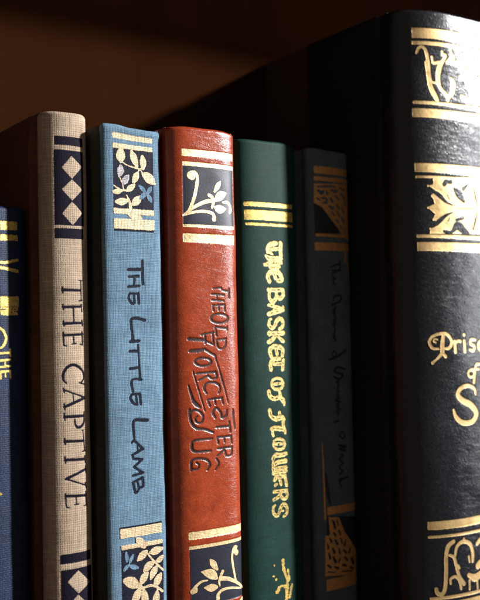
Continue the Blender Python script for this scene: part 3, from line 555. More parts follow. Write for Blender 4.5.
  ('band2','p',[(-27.09,98.48),(27.09,98.48),(27.09,97.11),(-27.09,97.11)]),
  ('orn1','s',[(-25.51,94.18,0.49),(-24.72,95.84,0.54),(-23.25,96.3,0.54),(-21.99,94.73,0.65),(-21.31,90.93,0.71),(-21.0,87.1,0.76),(-20.49,83.84,0.82)]),
  ('orn1','s',[(25.51,94.18,0.49),(24.72,95.84,0.54),(23.25,96.3,0.54),(21.99,94.73,0.65),(21.31,90.93,0.71),(21.0,87.1,0.76),(20.49,83.84,0.82)]),
  ('orn1','s',[(-19.76,92.97,0.49),(-19.13,90.98,0.49),(-17.05,91.45,0.49)]),
  ('orn1','s',[(19.76,92.97,0.49),(19.13,90.98,0.49),(17.05,91.45,0.49)]),
  ('orn1','s',[(-15.52,95.31,0.44),(-15.42,94.22,0.49),(-14.06,93.93,0.55),(-16.09,90.55,0.71),(-17.15,86.31,0.71),(-16.87,83.03,0.71)]),
  ('orn1','s',[(15.52,95.31,0.44),(15.42,94.22,0.49),(14.06,93.93,0.55),(16.09,90.55,0.71),(17.15,86.31,0.71),(16.87,83.03,0.71)]),
  ('orn1','s',[(-12.07,96.73,0.39),(-11.35,94.71,0.66),(-11.12,93.06,1.32),(-13.31,91.69,0.66)]),
  ('orn1','s',[(12.07,96.73,0.39),(11.35,94.71,0.66),(11.12,93.06,1.32),(13.31,91.69,0.66)]),
  ('orn1','s',[(-8.78,96.45,0.44),(-7.41,92.44,1.0),(-4.84,88.31,1.23),(-2.58,84.11,1.45)]),
  ('orn1','s',[(8.78,96.45,0.44),(7.41,92.44,1.0),(4.84,88.31,1.23),(2.58,84.11,1.45)]),
  ('orn1','s',[(-1.64,96.39,0.56),(-1.43,91.62,1.35),(-1.5,84.26,1.68)]),
  ('orn1','s',[(1.68,94.93,0.56),(-0.26,89.53,1.12)]),
  ('orn1','s',[(-1.68,94.93,0.56),(0.26,89.53,1.12)]),
  ('orn1','s',[(-21.8,90.89,0.83),(-21.12,86.11,0.87),(-20.35,82.2,0.96),(-18.92,79.67,0.96),(-17.95,78.07,0.79)]),
  ('orn1','s',[(21.8,90.89,0.83),(21.12,86.11,0.87),(20.35,82.2,0.96),(18.92,79.67,0.96),(17.95,78.07,0.79)]),
  ('orn1','s',[(-16.19,91.37,0.61),(-17.45,88.6,0.61),(-17.58,84.62,0.61),(-16.24,82.09,0.66),(-13.86,80.1,0.7),(-13.19,78.4,0.57)]),
  ('orn1','s',[(16.19,91.37,0.61),(17.45,88.6,0.61),(17.58,84.62,0.61),(16.24,82.09,0.66),(13.86,80.1,0.7),(13.19,78.4,0.57)]),
  ('orn1','s',[(-19.29,84.13,0.44),(-17.76,83.94,0.44)]),
  ('orn1','s',[(19.29,84.13,0.44),(17.76,83.94,0.44)]),
  ('orn1','s',[(-19.57,91.14,0.44),(-17.52,91.02,0.44)]),
  ('orn1','s',[(19.57,91.14,0.44),(17.52,91.02,0.44)]),
  ('orn1','s',[(-11.66,86.33,0.4),(-10.68,84.44,1.15),(-11.38,81.25,0.97),(-13.05,79.3,0.66)]),
  ('orn1','s',[(11.66,86.33,0.4),(10.68,84.44,1.15),(11.38,81.25,0.97),(13.05,79.3,0.66)]),
  ('orn1','s',[(-11.15,92.39,1.15),(-9.12,91.32,0.44),(-8.48,92.29,0.89)]),
  ('orn1','s',[(11.15,92.39,1.15),(9.12,91.32,0.44),(8.48,92.29,0.89)]),
  ('orn1','s',[(-7.11,80.62,0.44),(-5.89,79.87,0.98),(-3.37,79.06,1.07)]),
  ('orn1','s',[(7.11,80.62,0.44),(5.89,79.87,0.98),(3.37,79.06,1.07)]),
  ('orn1','s',[(-6.71,90.75,1.51),(-3.68,87.12,1.97),(-1.24,82.49,1.79),(-0.7,79.4,1.35)]),
  ('orn1','s',[(6.71,90.75,1.51),(3.68,87.12,1.97),(1.24,82.49,1.79),(0.7,79.4,1.35)]),
  ('orn1','s',[(-5.87,88.17,0.45),(-6.85,87.14,1.07)]),
  ('orn1','s',[(5.87,88.17,0.45),(6.85,87.14,1.07)]),
  ('band3','p',[(-27.2,77.49),(27.2,77.49),(27.2,76.28),(-27.2,76.28)]),
  ('band4','p',[(-27.58,74.88),(27.58,74.88),(27.58,71.72),(-27.58,71.72)]),
  ('band5','p',[(-27.33,55.68),(27.33,55.68),(27.33,52.55),(-27.33,52.55)]),
  ('band6','p',[(-27.1,51.34),(27.1,51.34),(27.1,50.45),(-27.1,50.45)]),
  ('band7','p',[(-27.21,30.86),(27.21,30.86),(27.21,29.72),(-27.21,29.72)]),
  ('band8','p',[(-27.12,28.2),(27.12,28.2),(27.12,25.15),(-27.12,25.15)]),
  ('orn2','p',[(-20.59,50.76),(-16.87,50.82),(-17.0,46.88),(-12.27,41.47),(-11.34,40.28),(-12.12,39.27),(-17.18,35.15),(-17.31,31.22),(-22.5,31.14),(-22.07,32.79),(-18.87,34.15),(-20.32,35.86),(-20.79,36.64),(-20.15,37.96),(-22.52,39.91),(-22.89,40.34),(-20.14,41.53),(-20.68,43.17),(-21.43,44.28),(-19.79,46.34),(-22.38,47.75),(-20.62,48.4)]),
  ('orn2','p',[(20.59,50.76),(16.87,50.82),(17.0,46.88),(12.27,41.47),(11.34,40.28),(12.12,39.27),(17.18,35.15),(17.31,31.22),(22.5,31.14),(22.07,32.79),(18.87,34.15),(20.32,35.86),(20.79,36.64),(20.15,37.96),(22.52,39.91),(22.89,40.34),(20.14,41.53),(20.68,43.17),(21.43,44.28),(19.79,46.34),(22.38,47.75),(20.62,48.4)]),
  ('orn2','p',[(-16.97,50.91),(1.5,52.16),(0.6,31.84),(-17.42,31.22),(-17.19,35.06),(-11.34,40.28),(-17.0,46.88)]),
  ('orn2','p',[(16.97,50.91),(-1.5,52.16),(-0.6,31.84),(17.42,31.22),(17.19,35.06),(11.34,40.28),(17.0,46.88)]),
  ('orn2','x',[(-20.99,45.95,0.43),(-18.52,44.81,0.87),(-15.55,42.47,0.57),(-12.05,41.21,0.13)]),
  ('orn2','x',[(20.99,45.95,0.43),(18.52,44.81,0.87),(15.55,42.47,0.57),(12.05,41.21,0.13)]),
  ('orn2','x',[(-21.62,33.45,0.43),(-18.83,35.37,0.87),(-15.72,37.64,0.57),(-11.84,39.2,0.13)]),
  ('orn2','x',[(21.62,33.45,0.43),(18.83,35.37,0.87),(15.72,37.64,0.57),(11.84,39.2,0.13)]),
  ('orn2','x',[(-16.04,48.58,0.87),(-14.92,49.69,0.96),(-13.27,49.69,0.96)]),
  ('orn2','x',[(16.04,48.58,0.87),(14.92,49.69,0.96),(13.27,49.69,0.96)]),
  ('orn2','x',[(-11.49,47.15,0.7),(-9.56,45.49,1.67),(-7.49,43.04,0.62)]),
  ('orn2','x',[(11.49,47.15,0.7),(9.56,45.49,1.67),(7.49,43.04,0.62)]),
  ('orn2','x',[(-7.5,47.39,0.8),(-4.72,49.44,0.36)]),
  ('orn2','x',[(7.5,47.39,0.8),(4.72,49.44,0.36)]),
  ('orn2','x',[(-16.6,32.02,0.61),(-13.34,32.02,0.61),(-10.69,34.4,1.49),(-8.37,32.98,1.5),(-5.64,31.85,0.62)]),
  ('orn2','x',[(16.6,32.02,0.61),(13.34,32.02,0.61),(10.69,34.4,1.49),(8.37,32.98,1.5),(5.64,31.85,0.62)]),
  ('orn2','x',[(-11.2,36.23,0.53),(-8.08,37.16,0.71)]),
  ('orn2','x',[(11.2,36.23,0.53),(8.08,37.16,0.71)]),
  ('orn2','x',[(-4.03,47.61,0.18),(-3.49,44.97,0.13)]),
  ('orn2','x',[(4.03,47.61,0.18),(3.49,44.97,0.13)]),
  ('orn2','x',[(-3.33,33.37,0.18),(-4.55,35.1,0.18)]),
  ('orn2','x',[(3.33,33.37,0.18),(4.55,35.1,0.18)]),
  ('orn2','x',[(-2.42,48.62,0.27),(-1.53,44.65,0.49),(-0.74,41.47,0.18)]),
  ('orn2','x',[(2.42,48.62,0.27),(1.53,44.65,0.49),(0.74,41.47,0.18)]),
  ('orn2','x',[(-3.09,32.94,0.27),(-1.88,36.66,0.49),(-0.79,40.12,0.18)]),
  ('orn2','x',[(3.09,32.94,0.27),(1.88,36.66,0.49),(0.79,40.12,0.18)]),
  ('orn2','x',[(-10.46,40.4,0.13),(-5.6,40.56,0.18),(-2.36,40.75,0.13)]),
  ('orn2','x',[(10.46,40.4,0.13),(5.6,40.56,0.18),(2.36,40.75,0.13)]),
  ('orn2','x',[(-14.71,44.78,0.22),(-14.0,43.28,0.17)]),
  ('orn2','x',[(14.71,44.78,0.22),(14.0,43.28,0.17)]),
  ('orn2','x',[(-14.82,35.66,0.22),(-14.0,37.0,0.17)]),
  ('orn2','x',[(14.82,35.66,0.22),(14.0,37.0,0.17)]),
  ('orn2','s',[(-22.57,47.74,0.39)]),
  ('orn2','s',[(22.57,47.74,0.39)]),
  ('orn2','s',[(-21.04,44.29,0.48)]),
  ('orn2','s',[(21.04,44.29,0.48)]),
  ('orn2','s',[(-22.71,40.17,0.39)]),
  ('orn2','s',[(22.71,40.17,0.39)]),
  ('orn2','s',[(-20.8,36.07,0.43)]),
  ('orn2','s',[(20.8,36.07,0.43)]),
  ('orn2','s',[(-22.16,32.79,0.39)]),
  ('orn2','s',[(22.16,32.79,0.39)]),
  ('txt','s',[(-18.24,-3.91,0.64),(-18.71,-6.94,0.83),(-18.81,-10.11,0.89)]),
  ('txt','s',[(-18.82,-10.24,0.63),(-20.33,-11.65,0.51),(-21.44,-12.56,0.38),(-22.73,-13.53,0.57)]),
  ('txt','s',[(-18.82,-10.24,0.51),(-17.51,-11.54,0.57)]),
  ('txt','s',[(-20.31,-8.8,0.38),(-22.58,-8.49,0.51),(-23.69,-6.5,0.57),(-22.6,-4.57,0.51),(-19.71,-3.56,0.51),(-16.71,-3.82,0.57),(-14.76,-6.41,0.57),(-15.94,-8.54,0.57),(-18.02,-8.74,0.38)]),
  ('txt','s',[(-21.25,-6.56,0.32),(-22.08,-6.1,0.32),(-21.64,-5.35,0.32),(-20.64,-5.5,0.32)]),
  ('txt','s',[(-13.46,-6.31,0.58),(-13.35,-10.02,0.64)]),
  ('txt','s',[(-13.25,-7.21,0.45),(-11.97,-6.22,0.45),(-10.97,-6.38,0.58)]),
  ('txt','s',[(-9.07,-6.3,0.58),(-8.94,-9.9,0.64)]),
  ('txt','s',[(-9.07,-4.11,0.58)]),
  ('txt','s',[(-3.58,-6.05,0.52),(-5.64,-6.0,0.58),(-6.06,-7.28,0.58),(-4.05,-8.37,0.58),(-4.68,-9.78,0.58),(-6.42,-9.46,0.45)]),
  ('txt','s',[(2.43,-8.3,0.59),(2.09,-9.14,0.59),(1.25,-9.74,0.59),(0.15,-9.93,0.59),(-0.93,-9.67,0.59),(-1.69,-9.03,0.59),(-1.94,-8.17,0.59),(-1.62,-7.34,0.59),(-0.8,-6.74,0.59),(0.3,-6.54,0.59),(1.38,-6.79,0.59),(2.17,-7.44,0.59),(2.43,-8.3,0.59)]),
  ('txt','s',[(-4.64,-17.93,0.45),(-4.87,-18.53,0.45),(-5.43,-18.95,0.45),(-6.17,-19.08,0.45),(-6.89,-18.89,0.45),(-7.4,-18.41,0.45),(-7.57,-17.8,0.45),(-7.35,-17.19,0.45),(-6.81,-16.77,0.45),(-6.07,-16.64,0.45),(-5.34,-16.83,0.45),(-4.82,-17.31,0.45),(-4.64,-17.93,0.45)]),
  ('txt','s',[(-1.73,-14.68,0.46),(-3.19,-14.82,0.52),(-4.01,-16.4,0.52),(-4.77,-21.02,0.58)]),
  ('txt','s',[(-6.06,-16.32,0.32),(-2.1,-16.49,0.33)]),
  ('txt','s',[(-4.2,-25.32,0.32),(-4.68,-23.22,0.58),(-7.83,-22.03,0.64),(-11.16,-22.82,0.77),(-12.58,-24.97,0.89),(-10.64,-27.0,1.02),(-6.75,-28.83,1.1),(-4.01,-31.91,1.04),(-6.08,-34.66,0.9),(-10.68,-34.78,0.9),(-13.6,-32.68,0.76),(-14.63,-30.07,0.38)]),
  ('band9','p',[(-26.19,-67.77),(26.19,-67.77),(26.19,-70.63),(-26.19,-70.63)]),
  ('band10','p',[(-26.14,-72.54),(26.14,-72.54),(26.14,-73.49),(-26.14,-73.49)]),
  ('band11','p',[(-26.06,-93.39),(26.06,-93.39),(26.06,-94.45),(-26.06,-94.45)]),
  ('band12','p',[(-26.15,-95.5),(26.15,-95.5),(26.15,-98.66),(-26.15,-98.66)]),
  ('orn3','s',[(-23.71,-90.66,0.64),(-23.29,-92.12,0.75),(-21.72,-92.7,0.75),(-20.45,-90.71,0.75),(-19.85,-85.47,0.75),(-19.68,-80.17,0.75),(-18.75,-76.65,0.81),(-16.57,-75.18,0.7)]),
  ('orn3','s',[(23.71,-90.66,0.64),(23.29,-92.12,0.75),(21.72,-92.7,0.75),(20.45,-90.71,0.75),(19.85,-85.47,0.75),(19.68,-80.17,0.75),(18.75,-76.65,0.81),(16.57,-75.18,0.7)]),
  ('orn3','s',[(-18.21,-79.69,0.48),(-16.5,-80.8,0.59),(-15.56,-84.39,0.65),(-14.46,-87.48,0.65),(-12.55,-90.16,0.76)]),
  ('orn3','s',[(18.21,-79.69,0.48),(16.5,-80.8,0.59),(15.56,-84.39,0.65),(14.46,-87.48,0.65),(12.55,-90.16,0.76)]),
  ('orn3','s',[(-16.08,-80.05,0.48),(-15.17,-77.06,0.59),(-12.5,-75.67,0.65),(-9.37,-76.85,0.71),(-8.14,-79.94,0.71),(-8.26,-82.84,0.65)]),
  ('orn3','s',[(16.08,-80.05,0.48),(15.17,-77.06,0.59),(12.5,-75.67,0.65),(9.37,-76.85,0.71),(8.14,-79.94,0.71),(8.26,-82.84,0.65)]),
  ('orn3','s',[(-10.05,-81.18,0.43),(-9.76,-83.05,0.38)]),
  ('orn3','s',[(10.05,-81.18,0.43),(9.76,-83.05,0.38)]),
  ('orn3','s',[(-18.21,-89.28,0.48),(-18.16,-87.79,0.48),(-16.19,-87.24,0.54),(-14.51,-88.92,0.59),(-13.79,-91.69,0.49)]),
  ('orn3','s',[(18.21,-89.28,0.48),(18.16,-87.79,0.48),(16.19,-87.24,0.54),(14.51,-88.92,0.59),(13.79,-91.69,0.49)]),
  ('orn3','s',[(-10.3,-87.55,0.76),(-7.36,-88.93,1.31),(-4.6,-88.19,1.21)]),
  ('orn3','s',[(10.3,-87.55,0.76),(7.36,-88.93,1.31),(4.6,-88.19,1.21)]),
  ('orn3','s',[(-5.58,-85.05,1.2),(-4.44,-84.41,1.32)]),
  ('orn3','s',[(5.58,-85.05,1.2),(4.44,-84.41,1.32)]),
  ('orn3','s',[(-9.98,-92.44,0.43),(-10.01,-89.48,0.49)]),
  ('orn3','s',[(9.98,-92.44,0.43),(10.01,-89.48,0.49)]),
  ('orn3','s',[(-6.06,-92.94,0.44),(-6.26,-90.09,0.49)]),
  ('orn3','s',[(6.06,-92.94,0.44),(6.26,-90.09,0.49)]),
  ('orn3','s',[(-11.8,-75.76,0.49),(-12.05,-74.76,0.43)]),
  ('orn3','s',[(11.8,-75.76,0.49),(12.05,-74.76,0.43)]),
  ('orn3','s',[(-5.73,-77.42,0.66),(-4.1,-76.3,0.77)]),
  ('orn3','s',[(5.73,-77.42,0.66),(4.1,-76.3,0.77)]),
  ('orn3','s',[(-14.42,-84.54,0.38),(-14.86,-83.52,0.32)]),
  ('orn3','s',[(14.42,-84.54,0.38),(14.86,-83.52,0.32)]),
 ],
}
import bpy, random
S = 0.00125                      # one drawing millimetre in metres
ZOFF = 115.0                     # the shelf is at height 0
scene = bpy.context.scene
col = scene.collection
RNG = np.random.RandomState(7)

def W(x, y, z): return (x*S, y*S, (z+ZOFF)*S)

# ------------------------------------------------------------------ node helpers
class NT:
    def __init__(self, name):
        m = bpy.data.materials.new(name); m.use_nodes = True
        self.m = m; self.t = m.node_tree; self.n = self.t.nodes; self.l = self.t.links
        self.n.clear()
        self.out = self.n.new('ShaderNodeOutputMaterial'); self.b = self.n.new('ShaderNodeBsdfPrincipled')
        self.l.new(self.b.outputs[0], self.out.inputs[0])
    def link(self, a, b): self.l.new(a, b)
    def put(self, sock, v):
        if hasattr(v, 'is_output') or isinstance(v, bpy.types.NodeSocket): self.l.new(v, sock)
        else: sock.default_value = v
    def math(self, op, a, b=0.0, c=None):
        n = self.n.new('ShaderNodeMath'); n.operation = op
        self.put(n.inputs[0], a); self.put(n.inputs[1], b)
        if c is not None: self.put(n.inputs[2], c)
        return n.outputs[0]
    def uv(self):
        n = self.n.new('ShaderNodeUVMap'); n.uv_map = 'UVMap'; return n.outputs[0]
    def mapping(self, vec, sc=(1, 1, 1), rot=(0, 0, 0)):
        n = self.n.new('ShaderNodeMapping'); self.put(n.inputs[0], vec)
        n.inputs['Scale'].default_value = sc; n.inputs['Rotation'].default_value = rot
        return n.outputs[0]
    def noise(self, vec, scale, detail=3.0, rough=0.55, dist=0.0):
        n = self.n.new('ShaderNodeTexNoise'); self.put(n.inputs['Vector'], vec)
        n.inputs['Scale'].default_value = scale; n.inputs['Detail'].default_value = detail
        n.inputs['Roughness'].default_value = rough; n.inputs['Distortion'].default_value = dist
        return n.outputs[0]
    def voronoi(self, vec, scale, feature='F1', out=0, rand=1.0):
        n = self.n.new('ShaderNodeTexVoronoi'); n.feature = feature; self.put(n.inputs['Vector'], vec)
        n.inputs['Scale'].default_value = scale; n.inputs['Randomness'].default_value = rand
        return n.outputs[out]
    def ramp(self, fac, stops):
        n = self.n.new('ShaderNodeValToRGB'); self.put(n.inputs[0], fac)
        e = n.color_ramp.elements
        while len(e) < len(stops): e.new(0.5)
        for k, (p, c) in enumerate(stops):
            e[k].position = p; e[k].color = c if len(c) == 4 else (*c, 1)
        return n.outputs[0]
    def mix(self, fac, a, b, mode='MIX'):
        n = self.n.new('ShaderNodeMix'); n.data_type = 'RGBA'; n.blend_type = mode
        self.put(n.inputs[0], fac); self.put(n.inputs[6], a if not isinstance(a, tuple) else (*a[:3], 1)); self.put(n.inputs[7], b if not isinstance(b, tuple) else (*b[:3], 1))
        return n.outputs[2]
    def bump(self, h, strength=0.5, dist=0.0002, normal=None):
        n = self.n.new('ShaderNodeBump'); n.inputs['Strength'].default_value = strength
        n.inputs['Distance'].default_value = dist; self.put(n.inputs['Height'], h)
        if normal is not None: self.put(n.inputs['Normal'], normal)
        return n.outputs[0]
    def set(self, **kw):
        for k, v in kw.items():
            k = {'base': 'Base Color', 'rough': 'Roughness', 'metal': 'Metallic', 'normal': 'Normal', 'spec': 'Specular IOR Level', 'sheen': 'Sheen Weight', 'coat': 'Coat Weight', 'coatr': 'Coat Roughness', 'sheenr': 'Sheen Roughness'}[k]
            if isinstance(v, tuple) and k == 'Base Color': v = (*v[:3], 1)
            self.put(self.b.inputs[k], v)

def weave(g, period, ratio=1.0, wob=0.25):
    """plain weave: warp and weft threads passing over and under each other; returns height 0..1"""
    uv = g.uv()
    nz = g.n.new('ShaderNodeTexNoise'); g.put(nz.inputs['Vector'], uv); nz.inputs['Scale'].default_value = 0.55; nz.inputs['Detail'].default_value = 3
    sub = g.n.new('ShaderNodeVectorMath'); sub.operation = 'SUBTRACT'; g.put(sub.inputs[0], nz.outputs[1]); sub.inputs[1].default_value = (.5, .5, .5)
    sc = g.n.new('ShaderNodeVectorMath'); sc.operation = 'SCALE'; g.put(sc.inputs[0], sub.outputs[0]); sc.inputs['Scale'].default_value = wob*2
    ad = g.n.new('ShaderNodeVectorMath'); ad.operation = 'ADD'; g.put(ad.inputs[0], uv); g.put(ad.inputs[1], sc.outputs[0])
    s = g.n.new('ShaderNodeSeparateXYZ'); g.put(s.inputs[0], ad.outputs[0])
    a = g.math('MULTIPLY', s.outputs[0], math.pi/period); b = g.math('MULTIPLY', s.outputs[1], math.pi/(period*ratio))
    sa, sb = g.math('SINE', a), g.math('SINE', b)
    pr = g.math('MULTIPLY', sa, sb)
    over = g.math('MULTIPLY_ADD', g.math('SINE', g.math('ADD', a, math.pi/2)), g.math('SINE', g.math('ADD', b, math.pi/2)), 0.0)
    wa = g.math('MULTIPLY', g.math('ABSOLUTE', sa), g.math('MULTIPLY_ADD', over, 0.3, 0.7))
    wb = g.math('MULTIPLY', g.math('ABSOLUTE', sb), g.math('MULTIPLY_ADD', over, -0.3, 0.7))
    h = g.math('MAXIMUM', wa, wb)
    slub = g.noise(g.mapping(uv, (0.25, 2.2, 1)), 1.0, 2)
    slub2 = g.noise(g.mapping(uv, (2.2, 0.25, 1)), 1.0, 2)
    th = g.math('MULTIPLY', h, g.math('MULTIPLY_ADD', g.math('ADD', slub, slub2), 0.9, 0.1))
    return th

def cloth(name, base, gap, period, strength=0.8, rough=0.85, ratio=1.0, sheen=0.0, spec=0.25, dist=0.00018):
    g = NT(name); h = weave(g, period, ratio)
    uv = g.uv()
    c = g.mix(g.math('MULTIPLY', h, 1.25), gap, base)
    mott = g.noise(uv, 0.16, 4, 0.6)
    c = g.mix(1.0, c, g.ramp(g.math('MULTIPLY_ADD', g.noise(uv, 0.045, 3), 0.5, g.math('MULTIPLY', mott, 0.5)), [(0.34, (0.78, 0.78, 0.78)), (0.64, (1.14, 1.14, 1.14))]), 'MULTIPLY')
    fine = g.noise(uv, 5.0, 2)
    c = g.mix(1.0, c, g.ramp(fine, [(0.25, (0.88, 0.88, 0.88)), (0.8, (1.1, 1.1, 1.1))]), 'MULTIPLY')
    th1 = g.noise(g.mapping(uv, (0.12, 1.0/period, 1)), 1.0, 2, 0.5, 0.1); th2 = g.noise(g.mapping(uv, (1.0/period, 0.12, 1)), 1.0, 2, 0.5, 0.1)
    c = g.mix(1.0, c, g.ramp(g.math('MULTIPLY', g.math('ADD', th1, th2), 0.5), [(0.36, (0.80, 0.80, 0.80)), (0.5, (1.0, 1.0, 1.0)), (0.66, (1.22, 1.21, 1.2))]), 'MULTIPLY')
    g.set(base=c, rough=rough, spec=spec, sheen=sheen, normal=g.bump(g.math('MULTIPLY_ADD', fine, 0.35, h), strength, dist))
    return g.m

def leather(name, dark, light, cell, strength, rough, wr=0.0, coat=0.3, dist=0.0002, peb=0.5, fine=0.9, spec=0.5):
    g = NT(name); uv = g.uv()
    warp = g.noise(uv, 0.35, 2)
    v1 = g.voronoi(g.mapping(uv, (1, 0.8, 1), (0, 0, 0.5)), 1.0/cell, 'DISTANCE_TO_EDGE')
    v2 = g.voronoi(uv, 2.1/cell, 'F1')
    n1 = g.noise(uv, 1.1/cell, 5, 0.65, 0.6)
    pebble = g.math('MINIMUM', g.math('MULTIPLY', v1, 3.0), 0.8)
    wrk = g.noise(g.mapping(uv, (0.35, 1.0, 1), (0, 0, 0.9)), 0.55, 4, 0.6, 1.2)
    ridg = g.math('ABSOLUTE', g.math('SUBTRACT', wrk, 0.5))
    ridg = g.math('MINIMUM', g.math('MULTIPLY', ridg, 9.0), 1.0)
    h = g.math('ADD', g.math('MULTIPLY', pebble, peb), g.math('MULTIPLY', n1, fine))
    h = g.math('SUBTRACT', h, g.math('MULTIPLY', v2, 0.3))
    h = g.math('MULTIPLY_ADD', ridg, wr, h)
    mott = g.noise(uv, 0.22, 5, 0.65)
    c = g.mix(g.ramp(mott, [(0.3, (0, 0, 0)), (0.7, (1, 1, 1))]), dark, light)
    c = g.mix(g.math('MULTIPLY', g.math('SUBTRACT', 1.0, pebble), 0.35), c, tuple(x*0.5 for x in dark[:3]))
    r = g.math('MULTIPLY_ADD', g.noise(uv, 0.8, 3), 0.25, rough-0.12)
    g.set(base=c, rough=r, spec=spec, coat=coat, coatr=rough*0.8, normal=g.bump(h, strength, dist))
    return g.m

def foil(name, base, worn, rough=0.38, metal=0.75, period=None, wear=0.5, bumps=0.35, leath=None):
    g = NT(name); uv = g.uv()
    n = g.noise(uv, 2.4, 4, 0.7); n2 = g.noise(uv, 0.5, 3, 0.6)
    f = g.ramp(g.math('ADD', g.math('MULTIPLY', n, 0.65), g.math('MULTIPLY', n2, 0.35)), [(0.36, (1, 1, 1)), (0.36+0.22*wear+0.02, (0, 0, 0))])
    if period:
        h = weave(g, period)
        f = g.mix(1.0, f, g.ramp(h, [(0.12, (0.75, 0.75, 0.75)), (0.45, (0, 0, 0))]), 'ADD')
        h = g.math('MULTIPLY_ADD', n, 0.3, h)
    else:
        h = g.math('ADD', n, g.noise(uv, 0.9, 4, 0.6))
        if leath: h = g.math('MULTIPLY_ADD', g.voronoi(uv, 1.0/leath, 'F1'), -0.7, h)
    f = g.math('MINIMUM', f, 1.0)
    c = g.mix(f, base, worn)
    g.set(base=c, rough=g.math('MULTIPLY_ADD', n2, 0.25, rough-0.12), metal=g.math('MULTIPLY_ADD', f, -metal*0.7, metal), spec=0.5, normal=g.bump(h, bumps, 0.00016))
    return g.m

def ink(name, base, rough=0.5, period=None, spec=0.4, light=None, bumps=0.5):
    g = NT(name); uv = g.uv()
    n = g.noise(uv, 1.8, 4, 0.65)
    lt = light or tuple(x*2.2+0.004 for x in base)
    c = g.mix(g.ramp(n, [(0.45, (0, 0, 0)), (0.75, (1, 1, 1))]), base, lt)
    if period:
        h = weave(g, period)
    else: h = g.noise(uv, 1.2, 5, 0.65)
    g.set(base=c, rough=rough, spec=spec, normal=g.bump(h, bumps, 0.00016))
    return g.m

def wood(name, dark, light, rough=0.6, axis=(1.0, 1.0, 14.0)):
    g = NT(name)
    tc = g.n.new('ShaderNodeTexCoord'); v = g.mapping(tc.outputs['Object'], axis)
    n = g.noise(v, 9.0, 6, 0.6, 0.8); n2 = g.noise(v, 60.0, 4, 0.6, 0.2)
    c = g.mix(g.math('MULTIPLY_ADD', n2, 0.4, g.math('MULTIPLY', n, 0.7)), dark, light)
    g.set(base=c, rough=rough, spec=0.0, normal=g.bump(n2, 0.25, 0.0004))
    return g.m

def paper(name):
    g = NT(name); tc = g.n.new('ShaderNodeTexCoord')
    n = g.noise(g.mapping(tc.outputs['Object'], (4000, 30, 30)), 1.0, 2)
    g.set(base=g.mix(n, (0.55, 0.45, 0.3), (0.75, 0.66, 0.5)), rough=0.9, normal=g.bump(n, 0.5, 0.0002)); return g.m

# ------------------------------------------------------------------ fields
def smooth(pts, per=7):
    """Catmull-Rom through the points of a stroke"""
    p = np.array(pts, float)
    if len(p) < 3: return p
    q = np.vstack([2*p[0]-p[1], p, 2*p[-1]-p[-2]])
    out = []
    for i in range(1, len(q)-2):
        for k in range(per):
            t = k/per
            a, b, c, d = q[i-1], q[i], q[i+1], q[i+2]
            out.append(0.5*((2*b)+(-a+c)*t+(2*a-5*b+4*c-d)*t*t+(-a+3*b-3*c+d)*t**3))
    out.append(q[-2])
    o = np.array(out); o[:, 2] = np.maximum(o[:, 2], 0.03)
    return o

def stroke_field(F, U, V, pts):
    p = smooth(pts)
    if len(p) == 1: p = np.vstack([p, p+[0.01, 0.01, 0]])
    for a, b in zip(p[:-1], p[1:]):
        m = max(a[2], b[2])+0.7
        i0, i1 = np.searchsorted(U, [min(a[0], b[0])-m, max(a[0], b[0])+m])
        j0, j1 = np.searchsorted(V, [min(a[1], b[1])-m, max(a[1], b[1])+m])
        if i1 <= i0 or j1 <= j0: continue
        gu = U[None, i0:i1]-a[0]; gv = V[j0:j1, None]-a[1]
        dx, dy = b[0]-a[0], b[1]-a[1]
        t = np.clip((gu*dx+gv*dy)/(dx*dx+dy*dy+1e-9), 0, 1)
        d = a[2]+(b[2]-a[2])*t-np.hypot(gu-t*dx, gv-t*dy)
        F[j0:j1, i0:i1] = np.maximum(F[j0:j1, i0:i1], d)

def poly_field(F, U, V, pts):
    p = np.array([q[:2] for q in pts], float); m = 0.8
    i0, i1 = np.searchsorted(U, [p[:, 0].min()-m, p[:, 0].max()+m])
    j0, j1 = np.searchsorted(V, [p[:, 1].min()-m, p[:, 1].max()+m])
    gu, gv = np.meshgrid(U[i0:i1], V[j0:j1])
    D = np.full(gu.shape, 1e9); ins = np.zeros(gu.shape, bool)
    for a, b in zip(p, np.roll(p, -1, 0)):
        dx, dy = b-a
        t = np.clip(((gu-a[0])*dx+(gv-a[1])*dy)/(dx*dx+dy*dy+1e-12), 0, 1)
        D = np.minimum(D, np.hypot(gu-a[0]-t*dx, gv-a[1]-t*dy))
        if abs(dy) > 1e-9:
            c = ((a[1] > gv) != (b[1] > gv)) & (gu < dx*(gv-a[1])/dy+a[0]); ins ^= c
    F[j0:j1, i0:i1] = np.maximum(F[j0:j1, i0:i1], np.where(ins, D, -D))

def lattice_noise(U, V, cell, seed):
    r = np.random.RandomState(seed).rand(512, 512)
    u = U/cell+200; v = V/cell+200
    iu = np.floor(u).astype(int); iv = np.floor(v).astype(int); fu = u-iu; fv = v-iv
    fu = fu*fu*(3-2*fu); fv = fv*fv*(3-2*fv)
    A = r[np.ix_(iv % 512, iu % 512)]; B = r[np.ix_(iv % 512, (iu+1) % 512)]
    C = r[np.ix_((iv+1) % 512, iu % 512)]; D = r[np.ix_((iv+1) % 512, (iu+1) % 512)]
    fu = fu[None, :]; fv = fv[:, None]
    return (A*(1-fu)+B*fu)*(1-fv)+(C*(1-fu)+D*fu)*fv-0.5

